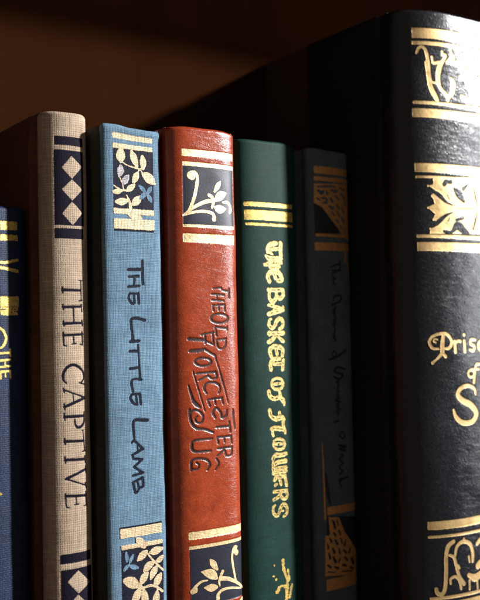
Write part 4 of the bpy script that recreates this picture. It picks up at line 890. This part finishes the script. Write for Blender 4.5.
# ------------------------------------------------------------------ meshes
def link(name, verts, faces, mat, parent=None, uvs=None, smooth_shade=True, origin=(0, 0, 0)):
    me = bpy.data.meshes.new(name)
    v = np.asarray(verts, float)
    v = (v+np.array([0, 0, ZOFF]))*S-np.array(origin)
    me.from_pydata(v.tolist(), [], faces)
    if uvs is not None:
        l = me.uv_layers.new(name='UVMap')
        idx = np.empty(len(me.loops), np.int32); me.loops.foreach_get('vertex_index', idx)
        l.data.foreach_set('uv', np.asarray(uvs, np.float32)[idx].ravel())
    me.polygons.foreach_set('use_smooth', [smooth_shade]*len(me.polygons))
    me.materials.append(mat); me.update(); me.validate()
    o = bpy.data.objects.new(name, me); col.objects.link(o)
    if parent is not None: o.parent = parent
    return o

class Spine:
    def __init__(self, key, wav=0.12, h=0.2):
        b = BOOKS[key]; self.b = b; self.p = Profile(b); self.key = key
        n = int(round(2*self.p.half/h)); self.U = np.linspace(-self.p.half, self.p.half, n+1)
        self.V = np.concatenate([np.arange(b['bot'], -100, 2.5), np.arange(-100, b['top']-1.2, h), b['top']-np.array([1.2, 0.9, 0.62, 0.4, 0.22, 0.1, 0.03, 0.0])])
        self.fields = {}; self.wav = wav
    def layer(self, name, wear=0.0, cell=0.5):
        F = np.full((len(self.V), len(self.U)), -9.0)
        for l, op, pts in ART[self.key]:
            if l != name: continue
            if op == 's': stroke_field(F, self.U, self.V, pts)
            elif op == 'p': poly_field(F, self.U, self.V, pts)
            else:
                G = np.full(F.shape, -9.0)
                (poly_field if op == 'xp' else stroke_field)(G, self.U, self.V, pts)
                F = np.minimum(F, -G)
        if wear:
            s = abs(hash_name(name+self.key)) % 1000
            N = lattice_noise(self.U, self.V, cell, s)+0.6*lattice_noise(self.U, self.V, cell*0.45, s+1)
            F = np.where(F > -8, F+wear*N, F)
        self.fields[name] = F
        return F
    def shape(self, press):
        """points and normals of the surface, pressed in by press = {layer: depth}"""
        U, V, b = self.U, self.V, self.b
        x, y = self.p.at(U); nx, ny = self.p.frame(U)
        dsp = self.wav*(lattice_noise(U, V, 14, 11+len(self.key))*1.6+0.4*lattice_noise(U, V, 4.5, 12+len(self.key)))
        P = np.zeros_like(dsp)
        for k, d in press.items():
            F = self.fields[k]; t = np.clip(F/0.32+0.75, 0, 1)
            P = np.maximum(P, d*t*t*(3-2*t)) if d > 0 else P+d*t*t*(3-2*t)
        dsp = dsp-P
        r = 1.2; dd = b['top']-V
        roll = np.where(dd < r, r-np.sqrt(np.maximum(r*r-(r-dd)**2, 0)), 0)
        lip = b.get('lip', 0.0)*np.exp(-((dd-1.6)/1.2)**2)
        D = dsp-roll[:, None]+lip[:, None]
        # the head of a spine is never cut dead straight
        zt = b.get('sag', 0.35)*np.clip((V-(b['top']-8))/8, 0, 1)[:, None]*(lattice_noise(U, V*0, 6, 31+len(self.key))*1.5-0.25*np.abs(U/self.p.half)**3)
        self.P = np.stack([x[None, :]+nx[None, :]*D, y[None, :]+ny[None, :]*D, V[:, None]+zt], -1)
        self.N = np.stack([np.broadcast_to(nx, D.shape), np.broadcast_to(ny, D.shape), np.zeros_like(D)], -1)
        self.UV = np.stack(np.broadcast_arrays(U[None, :], V[:, None]), -1)
    def build(self, mat, parent, org):
        nv, nu = self.P.shape[:2]
        top = self.P[-1].copy(); inn = top-self.N[-1]*1.6; dn = inn-[0, 0, 6]
        v = np.vstack([self.P.reshape(-1, 3), inn, dn])
        uv = np.vstack([self.UV.reshape(-1, 2), self.UV[-1]+[0, 1.5], self.UV[-1]+[0, 7]])
        i = np.arange((nv+1)*nu).reshape(nv+1, nu); i = np.vstack([i, i[-1:]+nu])[:nv+2]
        q = np.stack([i[:-1, :-1], i[:-1, 1:], i[1:, 1:], i[1:, :-1]], -1).reshape(-1, 4)
        return link('spine', v, q.tolist(), mat, parent, uv, origin=org)
    def stamp(self, name, layer, mat, parent, org, off):
        F = self.fields[layer]; ins = F > 0
        P = self.P+self.N*off; nu = F.shape[1]
        c = ins[:-1, :-1].astype(int)+ins[:-1, 1:]+ins[1:, 1:]+ins[1:, :-1]
        ids = {}; vs = []; uvs = []; faces = []
        def node(j, i):
            k = j*nu+i
            if k not in ids: ids[k] = len(vs); vs.append(P[j, i]); uvs.append(self.UV[j, i])
            return ids[k]
        def edge(a, b):
            if a > b: a, b = b, a
            k = (a, b)
            if k not in ids:
                fa, fb = F[a], F[b]; t = min(max(fa/(fa-fb), 0.02), 0.98)
                ids[k] = len(vs); vs.append(P[a]*(1-t)+P[b]*t); uvs.append(self.UV[a]*(1-t)+self.UV[b]*t)
            return ids[k]
        for j, i in zip(*np.nonzero(c)):
            q = [(j, i), (j, i+1), (j+1, i+1), (j+1, i)]
            f = []
            for a, b in zip(q, q[1:]+q[:1]):
                if ins[a]: f.append(node(*a))
                if ins[a] != ins[b]: f.append(edge(a, b))
            if len(f) >= 3: faces.append(f)
        return link(name, vs, faces, mat, parent, uvs, origin=org)

def hash_name(s):
    h = 0
    for ch in s: h = (h*31+ord(ch)) % 100003
    return h

def board(name, key, side, mat, parent, org, back, lip=0.7, thick=2.3, groove=1.0):
    """a cover board with the hinge groove along the spine, swept through its height with softened head and tail"""
    b = BOOKS[key]; xs = b['x0'] if side < 0 else b['x0']+b['w']; y = b['y0']+(b.get('sl', b['s']) if side < 0 else b['s'])+side*b.get('turn', 0.0)*b['w']/2
    k = [(0.25, y-0.7), (0.5, y+0.2), (groove, y+1.4), (groove, y+2.4), (0.1, y+3.6), (-lip, y+4.8), (-lip, y+7), (-lip, y+14), (-lip+0.1, (y+14+back)/2), (-lip, back-0.6), (-lip+0.3, back), (thick-lip, back), (thick-lip, y+8), (thick-lip+0.5, y+2.5), (2.0, y-0.4), (1.2, y-0.9)]
    sm = smooth([(a, c, 1) for a, c in k[:7]], 6)[:, :2].tolist()+[list(q) for q in k[7:]]
    pts = np.array(sm)
    X = xs+pts[:, 0]*(1 if side < 0 else -1); Y = pts[:, 1]
    L = np.concatenate([[0], np.cumsum(np.hypot(np.diff(X), np.diff(Y)))])
    cx, cy = np.mean([xs+(thick/2-lip)*(1 if side < 0 else -1)]), None
    rows = [(b['bot'], 0)] + [(z, 0) for z in np.linspace(b['bot']+4, b['top']-1.0, 30)] + [(b['top']-0.45, 0.15), (b['top']-0.12, 0.45), (b['top'], 0.9)]
    v = []; uv = []
    for z, ins in rows:
        t = np.clip(ins/(thick/2), 0, 0.9)
        wob = 0.1*np.sin(z*0.11+xs)+0.06*np.sin(z*0.31+2*xs)
        for a, c, l in zip(X, Y, L):
            v.append((a+(cx-a)*t+wob*(0.3 if c < y+3 else 1), c, z)); uv.append((l*1.0+60, z))
    n = len(X); f = []
    for j in range(len(rows)-1):
        for i in range(n):
            a, c = j*n+i, j*n+(i+1) % n
            q = [a, c, c+n, a+n]
            f.append(q if side > 0 else q[::-1])
    f.append(list(range((len(rows)-1)*n, len(rows)*n)))
    return link(name, v, f, mat, parent, uv, origin=org)

def pages(key, parent, org, back, mat):
    b = BOOKS[key]; g = b.get('groove', 1.0)+1.4; x0, x1 = b['x0']+g, b['x0']+b['w']-g; y0 = b['y0']+b['s']*0.75; z0, z1 = b['bot']+3, b['top']-3
    # folded sections: a slightly rounded back
    n = 14; v = []
    for z in (z0, z1):
        for i in range(n+1):
            t = i/n*2-1; v.append((x0+(x1-x0)*i/n, y0+1.2*t*t, z))
        v += [(x1, back-3, z), (x0, back-3, z)]
    m = n+3
    f = [[i, (i+1) % m, m+(i+1) % m, m+i] for i in range(m)]+[list(range(m-1, -1, -1)), list(range(m, 2*m))]
    return link('page_block', v, f, mat, parent, smooth_shade=False, origin=org)

PAPER = paper('aged_paper')

def make_book(key, name, label, layers, m_spine, m_board, press, back=292.5, wav=0.12, group='old books standing side by side on the shelf', lip=0.7, groove=1.0, thick=2.3):
    b = BOOKS[key]; org = W(b['x0']+b['w']/2, b['y0']+b['s']+20, b['bot'])
    e = bpy.data.objects.new(name, None); col.objects.link(e); e.location = org; e.empty_display_size = 0.02
    e['label'] = label; e['category'] = 'book'; e['group'] = group
    sp = Spine(key, wav)
    for l in layers: sp.layer(l[0], l[4] if len(l) > 4 else 0.0, l[5] if len(l) > 5 else 0.5)
    sp.shape(press)
    sp.build(m_spine, e, org)
    made = {}
    for n, l in enumerate(layers):
        key_, oname, mat, par = l[:4]
        made[key_] = sp.stamp(oname, key_, mat, made[par] if par else e, org, 0.035+0.012*n)
    board('back_cover', key, -1, m_board, e, org, back, lip, thick, groove)
    board('front_cover', key, 1, m_board, e, org, back, lip, thick, groove)
    pages(key, e, org, back, PAPER)
    return e

# ------------------------------------------------------------------ materials
M = {}
M['navy'] = cloth('navy_cloth', (0.006, 0.018, 0.060), (0.002, 0.004, 0.012), 0.62, 0.9, 0.5, spec=0.3)
M['beige'] = cloth('beige_linen', (0.43, 0.33, 0.235), (0.20, 0.13, 0.08), 0.66, 1.0, 0.85, dist=0.00022)
M['beige_ink'] = ink('violet_navy_ink', (0.004, 0.0026, 0.008), 0.75, 0.66, 0.08, (0.015, 0.011, 0.022))
M['blue'] = cloth('sky_blue_cloth', (0.148, 0.25, 0.34), (0.047, 0.09, 0.14), 0.5, 1.0, 0.85)
M['blue_ink'] = ink('dark_ink', (0.005, 0.006, 0.014), 0.6, 0.5, 0.1, light=(0.011, 0.018, 0.035))
M['blue_panel'] = ink('navy_block_ink', (0.006, 0.006, 0.014), 0.65, 0.5, 0.12, light=(0.022, 0.026, 0.045))
M['blue_gold'] = foil('pale_gold_on_cloth', (0.66, 0.50, 0.30), (0.30, 0.19, 0.10), 0.55, 0.3, 0.5, 0.65, 0.9)
M['blue_worn'] = foil('rubbed_gold_on_cloth', (0.42, 0.36, 0.36), (0.08, 0.08, 0.10), 0.5, 0.3, 0.5, 0.9, 0.8)
M['red'] = leather('red_leather', (0.235, 0.028, 0.007), (0.40, 0.060, 0.015), 0.7, 0.34, 0.25, 0.4, 0.0, 0.0002, 0.25, 0.7, 0.5)
M['red_ink'] = ink('burnt_deboss', (0.014, 0.006, 0.005), 0.5, spec=0.3, light=(0.06, 0.012, 0.008))
M['red_panel'] = ink('blue_black_label', (0.010, 0.012, 0.022), 0.38, spec=0.5, light=(0.02, 0.022, 0.035), bumps=0.25)
M['red_gold'] = foil('gold_on_leather', (0.90, 0.68, 0.36), (0.34, 0.16, 0.06), 0.42, 0.6, None, 0.45, 0.5, 0.8)
M['green'] = cloth('green_cloth', (0.0045, 0.034, 0.026), (0.002, 0.015, 0.012), 0.34, 0.5, 0.6, spec=0.15, dist=0.00012)
M['green_gold'] = foil('bright_gold', (0.86, 0.60, 0.15), (0.13, 0.08, 0.025), 0.36, 0.8, None, 0.9, 1.0)
M['title_gold'] = foil('antique_gold', (0.74, 0.54, 0.18), (0.12, 0.08, 0.025), 0.40, 0.75, None, 1.0, 1.0)
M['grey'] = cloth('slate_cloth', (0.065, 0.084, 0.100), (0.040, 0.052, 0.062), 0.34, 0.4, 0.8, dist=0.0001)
M['grey_gold'] = foil('dull_bronze', (0.50, 0.24, 0.075), (0.14, 0.06, 0.022), 0.45, 0.5, None, 0.5, 0.5)
M['grey_ink'] = ink('black_ink', (0.004, 0.004, 0.005), 0.6)
M['black'] = leather('black_leather', (0.003, 0.004, 0.007), (0.006, 0.007, 0.012), 0.95, 0.36, 0.29, 0.35, 0.0, 0.00024, 0.5, 0.4, 0.42)
M['black_board'] = cloth('black_board_cloth', (0.008, 0.007, 0.008), (0.004, 0.004, 0.004), 0.5, 0.3, 0.7, spec=0.2)
M['black_gold'] = foil('gold_on_black', (0.74, 0.51, 0.23), (0.36, 0.21, 0.08), 0.42, 0.85, None, 0.35, 0.35)
M['beige_board'] = cloth('dark_brown_board', (0.11, 0.040, 0.020), (0.05, 0.018, 0.009), 0.6, 0.5, 0.8)
M['blue_board'] = cloth('dark_grey_board', (0.055, 0.052, 0.045), (0.025, 0.024, 0.021), 0.6, 0.6, 0.85)
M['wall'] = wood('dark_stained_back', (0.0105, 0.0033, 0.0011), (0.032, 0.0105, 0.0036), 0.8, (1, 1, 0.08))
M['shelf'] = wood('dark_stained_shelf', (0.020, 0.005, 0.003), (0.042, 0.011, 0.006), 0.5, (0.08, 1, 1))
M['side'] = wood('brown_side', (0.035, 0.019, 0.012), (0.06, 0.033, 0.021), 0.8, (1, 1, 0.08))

# ------------------------------------------------------------------ the shelf
def slab(name, x0, x1, y0, y1, z0, z1, mat, bev=1.2):
    import bmesh
    bm = bmesh.new()
    bmesh.ops.create_cube(bm, size=1)
    for v in bm.verts:
        v.co = ((x0+x1)/2+v.co.x*(x1-x0), (y0+y1)/2+v.co.y*(y1-y0), (z0+z1)/2+v.co.z*(z1-z0)+ZOFF)
        v.co *= S
    bmesh.ops.bevel(bm, geom=bm.edges[:], offset=bev*S, segments=2, affect='EDGES')
    me = bpy.data.meshes.new(name); bm.to_mesh(me); bm.free(); me.materials.append(mat)
    o = bpy.data.objects.new(name, me); col.objects.link(o); o['kind'] = 'structure'
    return o
slab('shelf_board', -400, 1000, 196, 295, -133, -115, M['shelf'])
slab('upper_shelf', -400, 1000, 204, 295, 178.5, 196, M['shelf'])
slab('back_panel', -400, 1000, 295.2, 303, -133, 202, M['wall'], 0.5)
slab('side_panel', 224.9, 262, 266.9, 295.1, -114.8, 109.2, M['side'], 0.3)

# ------------------------------------------------------------------ the books
make_book('navy', 'navy_book', 'navy blue cloth book with gold bands at the left edge, lowest top in the row',
  [('band1', 'gold_band', M['green_gold'], None, 0.25), ('band2', 'gold_band', M['green_gold'], None, 0.25), ('orn', 'gold_ornament', M['green_gold'], None, 0.2),
   ('band3', 'gold_band', M['green_gold'], None, 0.25), ('band4', 'gold_band', M['green_gold'], None, 0.3), ('txt', 'title_lettering', M['green_gold'], None, 0.1), ('speck', 'gold_speck', M['green_gold'], None)],
  M['navy'], M['navy'], {'band1': .08, 'band2': .08, 'band3': .08, 'band4': .08})
make_book('beige', 'beige_book', 'slim beige linen book titled THE CAPTIVE with navy diamond panels',
  [('block1', 'navy_block', M['beige_ink'], None, 0.1), ('box1', 'diamond_panel', M['beige_ink'], None, 0.1), ('block2', 'navy_block', M['beige_ink'], None, 0.1),
   ('txt', 'title_lettering', M['beige_ink'], None, 0.10, 0.6), ('block3', 'navy_block', M['beige_ink'], None, 0.1), ('box2', 'diamond_panel', M['beige_ink'], None, 0.1)],
  M['beige'], M['beige_board'], {'txt': .10, 'block1': .06, 'box1': .06, 'block2': .06, 'block3': .06, 'box2': .06})
make_book('blue', 'sky_blue_book', 'sky blue cloth book titled THE LITTLE LAMB with pale gold leaf panels',
  [('panel1', 'leaf_panel', M['blue_panel'], None, 0.12), ('rule1', 'dark_rule', M['blue_ink'], None, 0.1), ('band1', 'gold_band', M['blue_gold'], None, 0.2), ('band2', 'gold_band', M['blue_gold'], None, 0.2),
   ('band3', 'gold_band', M['blue_gold'], None, 0.2), ('band4', 'gold_band', M['blue_gold'], None, 0.2), ('leaf1', 'gold_leaves', M['blue_gold'], 'panel1', 0.12), ('leaf1b', 'rubbed_leaves', M['blue_worn'], 'panel1', 0.2), ('petal1', 'blue_flower', M['blue'], 'panel1', 0.1),
   ('txt', 'title_lettering', M['blue_ink'], None, 0.12), ('panel2', 'leaf_panel', M['blue_panel'], None, 0.12), ('rule2', 'dark_rule', M['blue_ink'], None, 0.1), ('band5', 'gold_band', M['blue_gold'], None, 0.2), ('band6', 'gold_band', M['blue_gold'], None, 0.2),
   ('leaf2', 'gold_leaves', M['blue_gold'], 'panel2', 0.12), ('petal2', 'blue_flower', M['blue'], 'panel2', 0.1)],
  M['blue'], M['blue_board'], {'txt': .16, 'panel1': .06, 'panel2': .06, 'band1': .06, 'band5': .06}, wav=0.18)
make_book('red', 'red_leather_book', 'glossy red leather book titled THE OLD WORCESTER JUG with black gold scroll panels',
  [('panel1', 'scroll_panel', M['red_panel'], None, 0.03), ('band1', 'gold_band', M['red_gold'], None, 0.13), ('band2', 'gold_band', M['red_gold'], None, 0.05), ('band3', 'gold_band', M['red_gold'], None, 0.05), ('band4', 'gold_band', M['red_gold'], None, 0.13),
   ('orn1', 'gold_scroll', M['red_gold'], 'panel1', 0.05), ('txt', 'title_lettering', M['red_ink'], None, 0.1),
   ('panel2', 'scroll_panel', M['red_panel'], None, 0.03), ('band5', 'gold_band', M['red_gold'], None, 0.13), ('band6', 'gold_band', M['red_gold'], None, 0.05), ('orn2', 'gold_scroll', M['red_gold'], 'panel2', 0.05)],
  M['red'], M['red'], {'txt': .22, 'band1': .14, 'band2': .12, 'band3': .12, 'band4': .14, 'band5': .14, 'band6': .12, 'panel1': .12, 'panel2': .12}, wav=0.25)
make_book('green', 'dark_green_book', 'dark green book with gold blackletter title THE BASKET OF FLOWERS',
  [('band1', 'gold_band', M['green_gold'], None, 0.15), ('band2', 'gold_band', M['green_gold'], None, 0.12), ('band3', 'gold_band', M['green_gold'], None, 0.15),
   ('txt', 'title_lettering', M['title_gold'], None, 0.26, 0.42), ('orn', 'gold_ornament', M['green_gold'], None, 0.5, 0.5)],
  M['green'], M['green'], {'txt': .12, 'band1': .08, 'band2': .08, 'band3': .08})
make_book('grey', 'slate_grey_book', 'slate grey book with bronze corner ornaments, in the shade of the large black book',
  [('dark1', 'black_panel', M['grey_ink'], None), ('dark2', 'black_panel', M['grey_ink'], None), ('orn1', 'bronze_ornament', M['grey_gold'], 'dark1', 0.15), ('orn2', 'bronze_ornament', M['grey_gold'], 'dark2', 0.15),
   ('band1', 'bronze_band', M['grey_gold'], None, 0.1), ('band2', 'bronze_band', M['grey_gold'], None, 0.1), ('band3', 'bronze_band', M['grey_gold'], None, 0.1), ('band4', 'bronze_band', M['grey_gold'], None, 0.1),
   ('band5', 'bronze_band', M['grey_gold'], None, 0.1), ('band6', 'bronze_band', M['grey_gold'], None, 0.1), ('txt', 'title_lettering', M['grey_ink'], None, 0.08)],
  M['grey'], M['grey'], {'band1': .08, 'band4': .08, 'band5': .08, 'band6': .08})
bl = [('band%d' % i, 'gold_band', M['black_gold'], None, 0.12) for i in range(1, 13)]
make_book('black', 'black_leather_book', 'tall thick black leather book with gold scrollwork at the right edge',
  bl+[('orn1', 'gold_scrollwork', M['black_gold'], None, 0.07), ('orn2', 'gold_leafwork', M['black_gold'], None, 0.07), ('txt', 'title_lettering', M['black_gold'], None, 0.07), ('orn3', 'gold_scrollwork', M['black_gold'], None, 0.07)],
  M['black'], M['black_board'], dict([('band%d' % i, .12) for i in range(1, 13)]+[('orn1', .12), ('orn2', .12), ('orn3', .12), ('txt', .12)]), back=266.5, wav=0.35, lip=0.5, groove=2.2, thick=3.0)

# ------------------------------------------------------------------ light
from mathutils import Vector, Matrix
def aim(o, target):
    o.rotation_euler = (Vector(target)-o.location).to_track_quat('-Z', 'Y').to_euler()
AZ, EL, DIST = math.radians(57), math.radians(26.1), 3000
c = (150, 240, 0)
ld = bpy.data.lights.new('window_light', 'AREA'); ld.shape = 'RECTANGLE'; ld.size = 130*S; ld.size_y = 150*S; ld.energy = 385; ld.color = (0.985, 0.985, 1.0)
lo = bpy.data.objects.new('window_light', ld); col.objects.link(lo)
lo.location = W(c[0]+DIST*math.sin(AZ)*math.cos(EL), c[1]-DIST*math.cos(AZ)*math.cos(EL), c[2]+DIST*math.sin(EL)); aim(lo, W(*c))

l2 = bpy.data.lights.new('added_streak_light', 'AREA'); l2.shape = 'RECTANGLE'; l2.size = 55*S; l2.size_y = 700*S; l2.energy = 62; l2.color = (0.93, 0.97, 1.0)  # added narrow strip lamp, only there to draw highlight streaks down the leather spines
o2 = bpy.data.objects.new('added_streak_light', l2); col.objects.link(o2)
A2, E2 = math.radians(57), math.radians(4)
o2.location = W(c[0]+3000*math.sin(A2)*math.cos(E2), c[1]-3000*math.cos(A2)*math.cos(E2), c[2]+3000*math.sin(E2)); aim(o2, W(*c))

w = bpy.data.worlds.new('World'); scene.world = w; w.use_nodes = True
bg = w.node_tree.nodes['Background']; bg.inputs[0].default_value = (1.0, 0.84, 0.71, 1); bg.inputs[1].default_value = 0.18

# ------------------------------------------------------------------ camera
yaw, p, r = math.radians(35.4), math.radians(1.75), math.radians(1.2)
Fw = Vector((math.sin(yaw)*math.cos(p), math.cos(yaw)*math.cos(p), math.sin(p)))
R0 = Vector((math.cos(yaw), -math.sin(yaw), 0)); U0 = R0.cross(Fw)
Rt = R0*math.cos(r)-U0*math.sin(r); Up = U0*math.cos(r)+R0*math.sin(r)
cd = bpy.data.cameras.new('camera'); cam = bpy.data.objects.new('camera', cd); col.objects.link(cam)
m = Matrix((Rt, Up, -Fw)).transposed().to_4x4(); m.translation = Vector(W(0, 0, 0)); cam.matrix_world = m
cd.sensor_fit = 'HORIZONTAL'; cd.sensor_width = 36; cd.lens = 900/480*36; cd.clip_start = 0.01; cd.clip_end = 50
cd.dof.use_dof = True; cd.dof.focus_distance = 284*S; cd.dof.aperture_fstop = 10
scene.camera = cam
scene.view_settings.view_transform = 'Standard'; scene.view_settings.look = 'None'
scene.view_settings.exposure = 0; scene.view_settings.gamma = 1
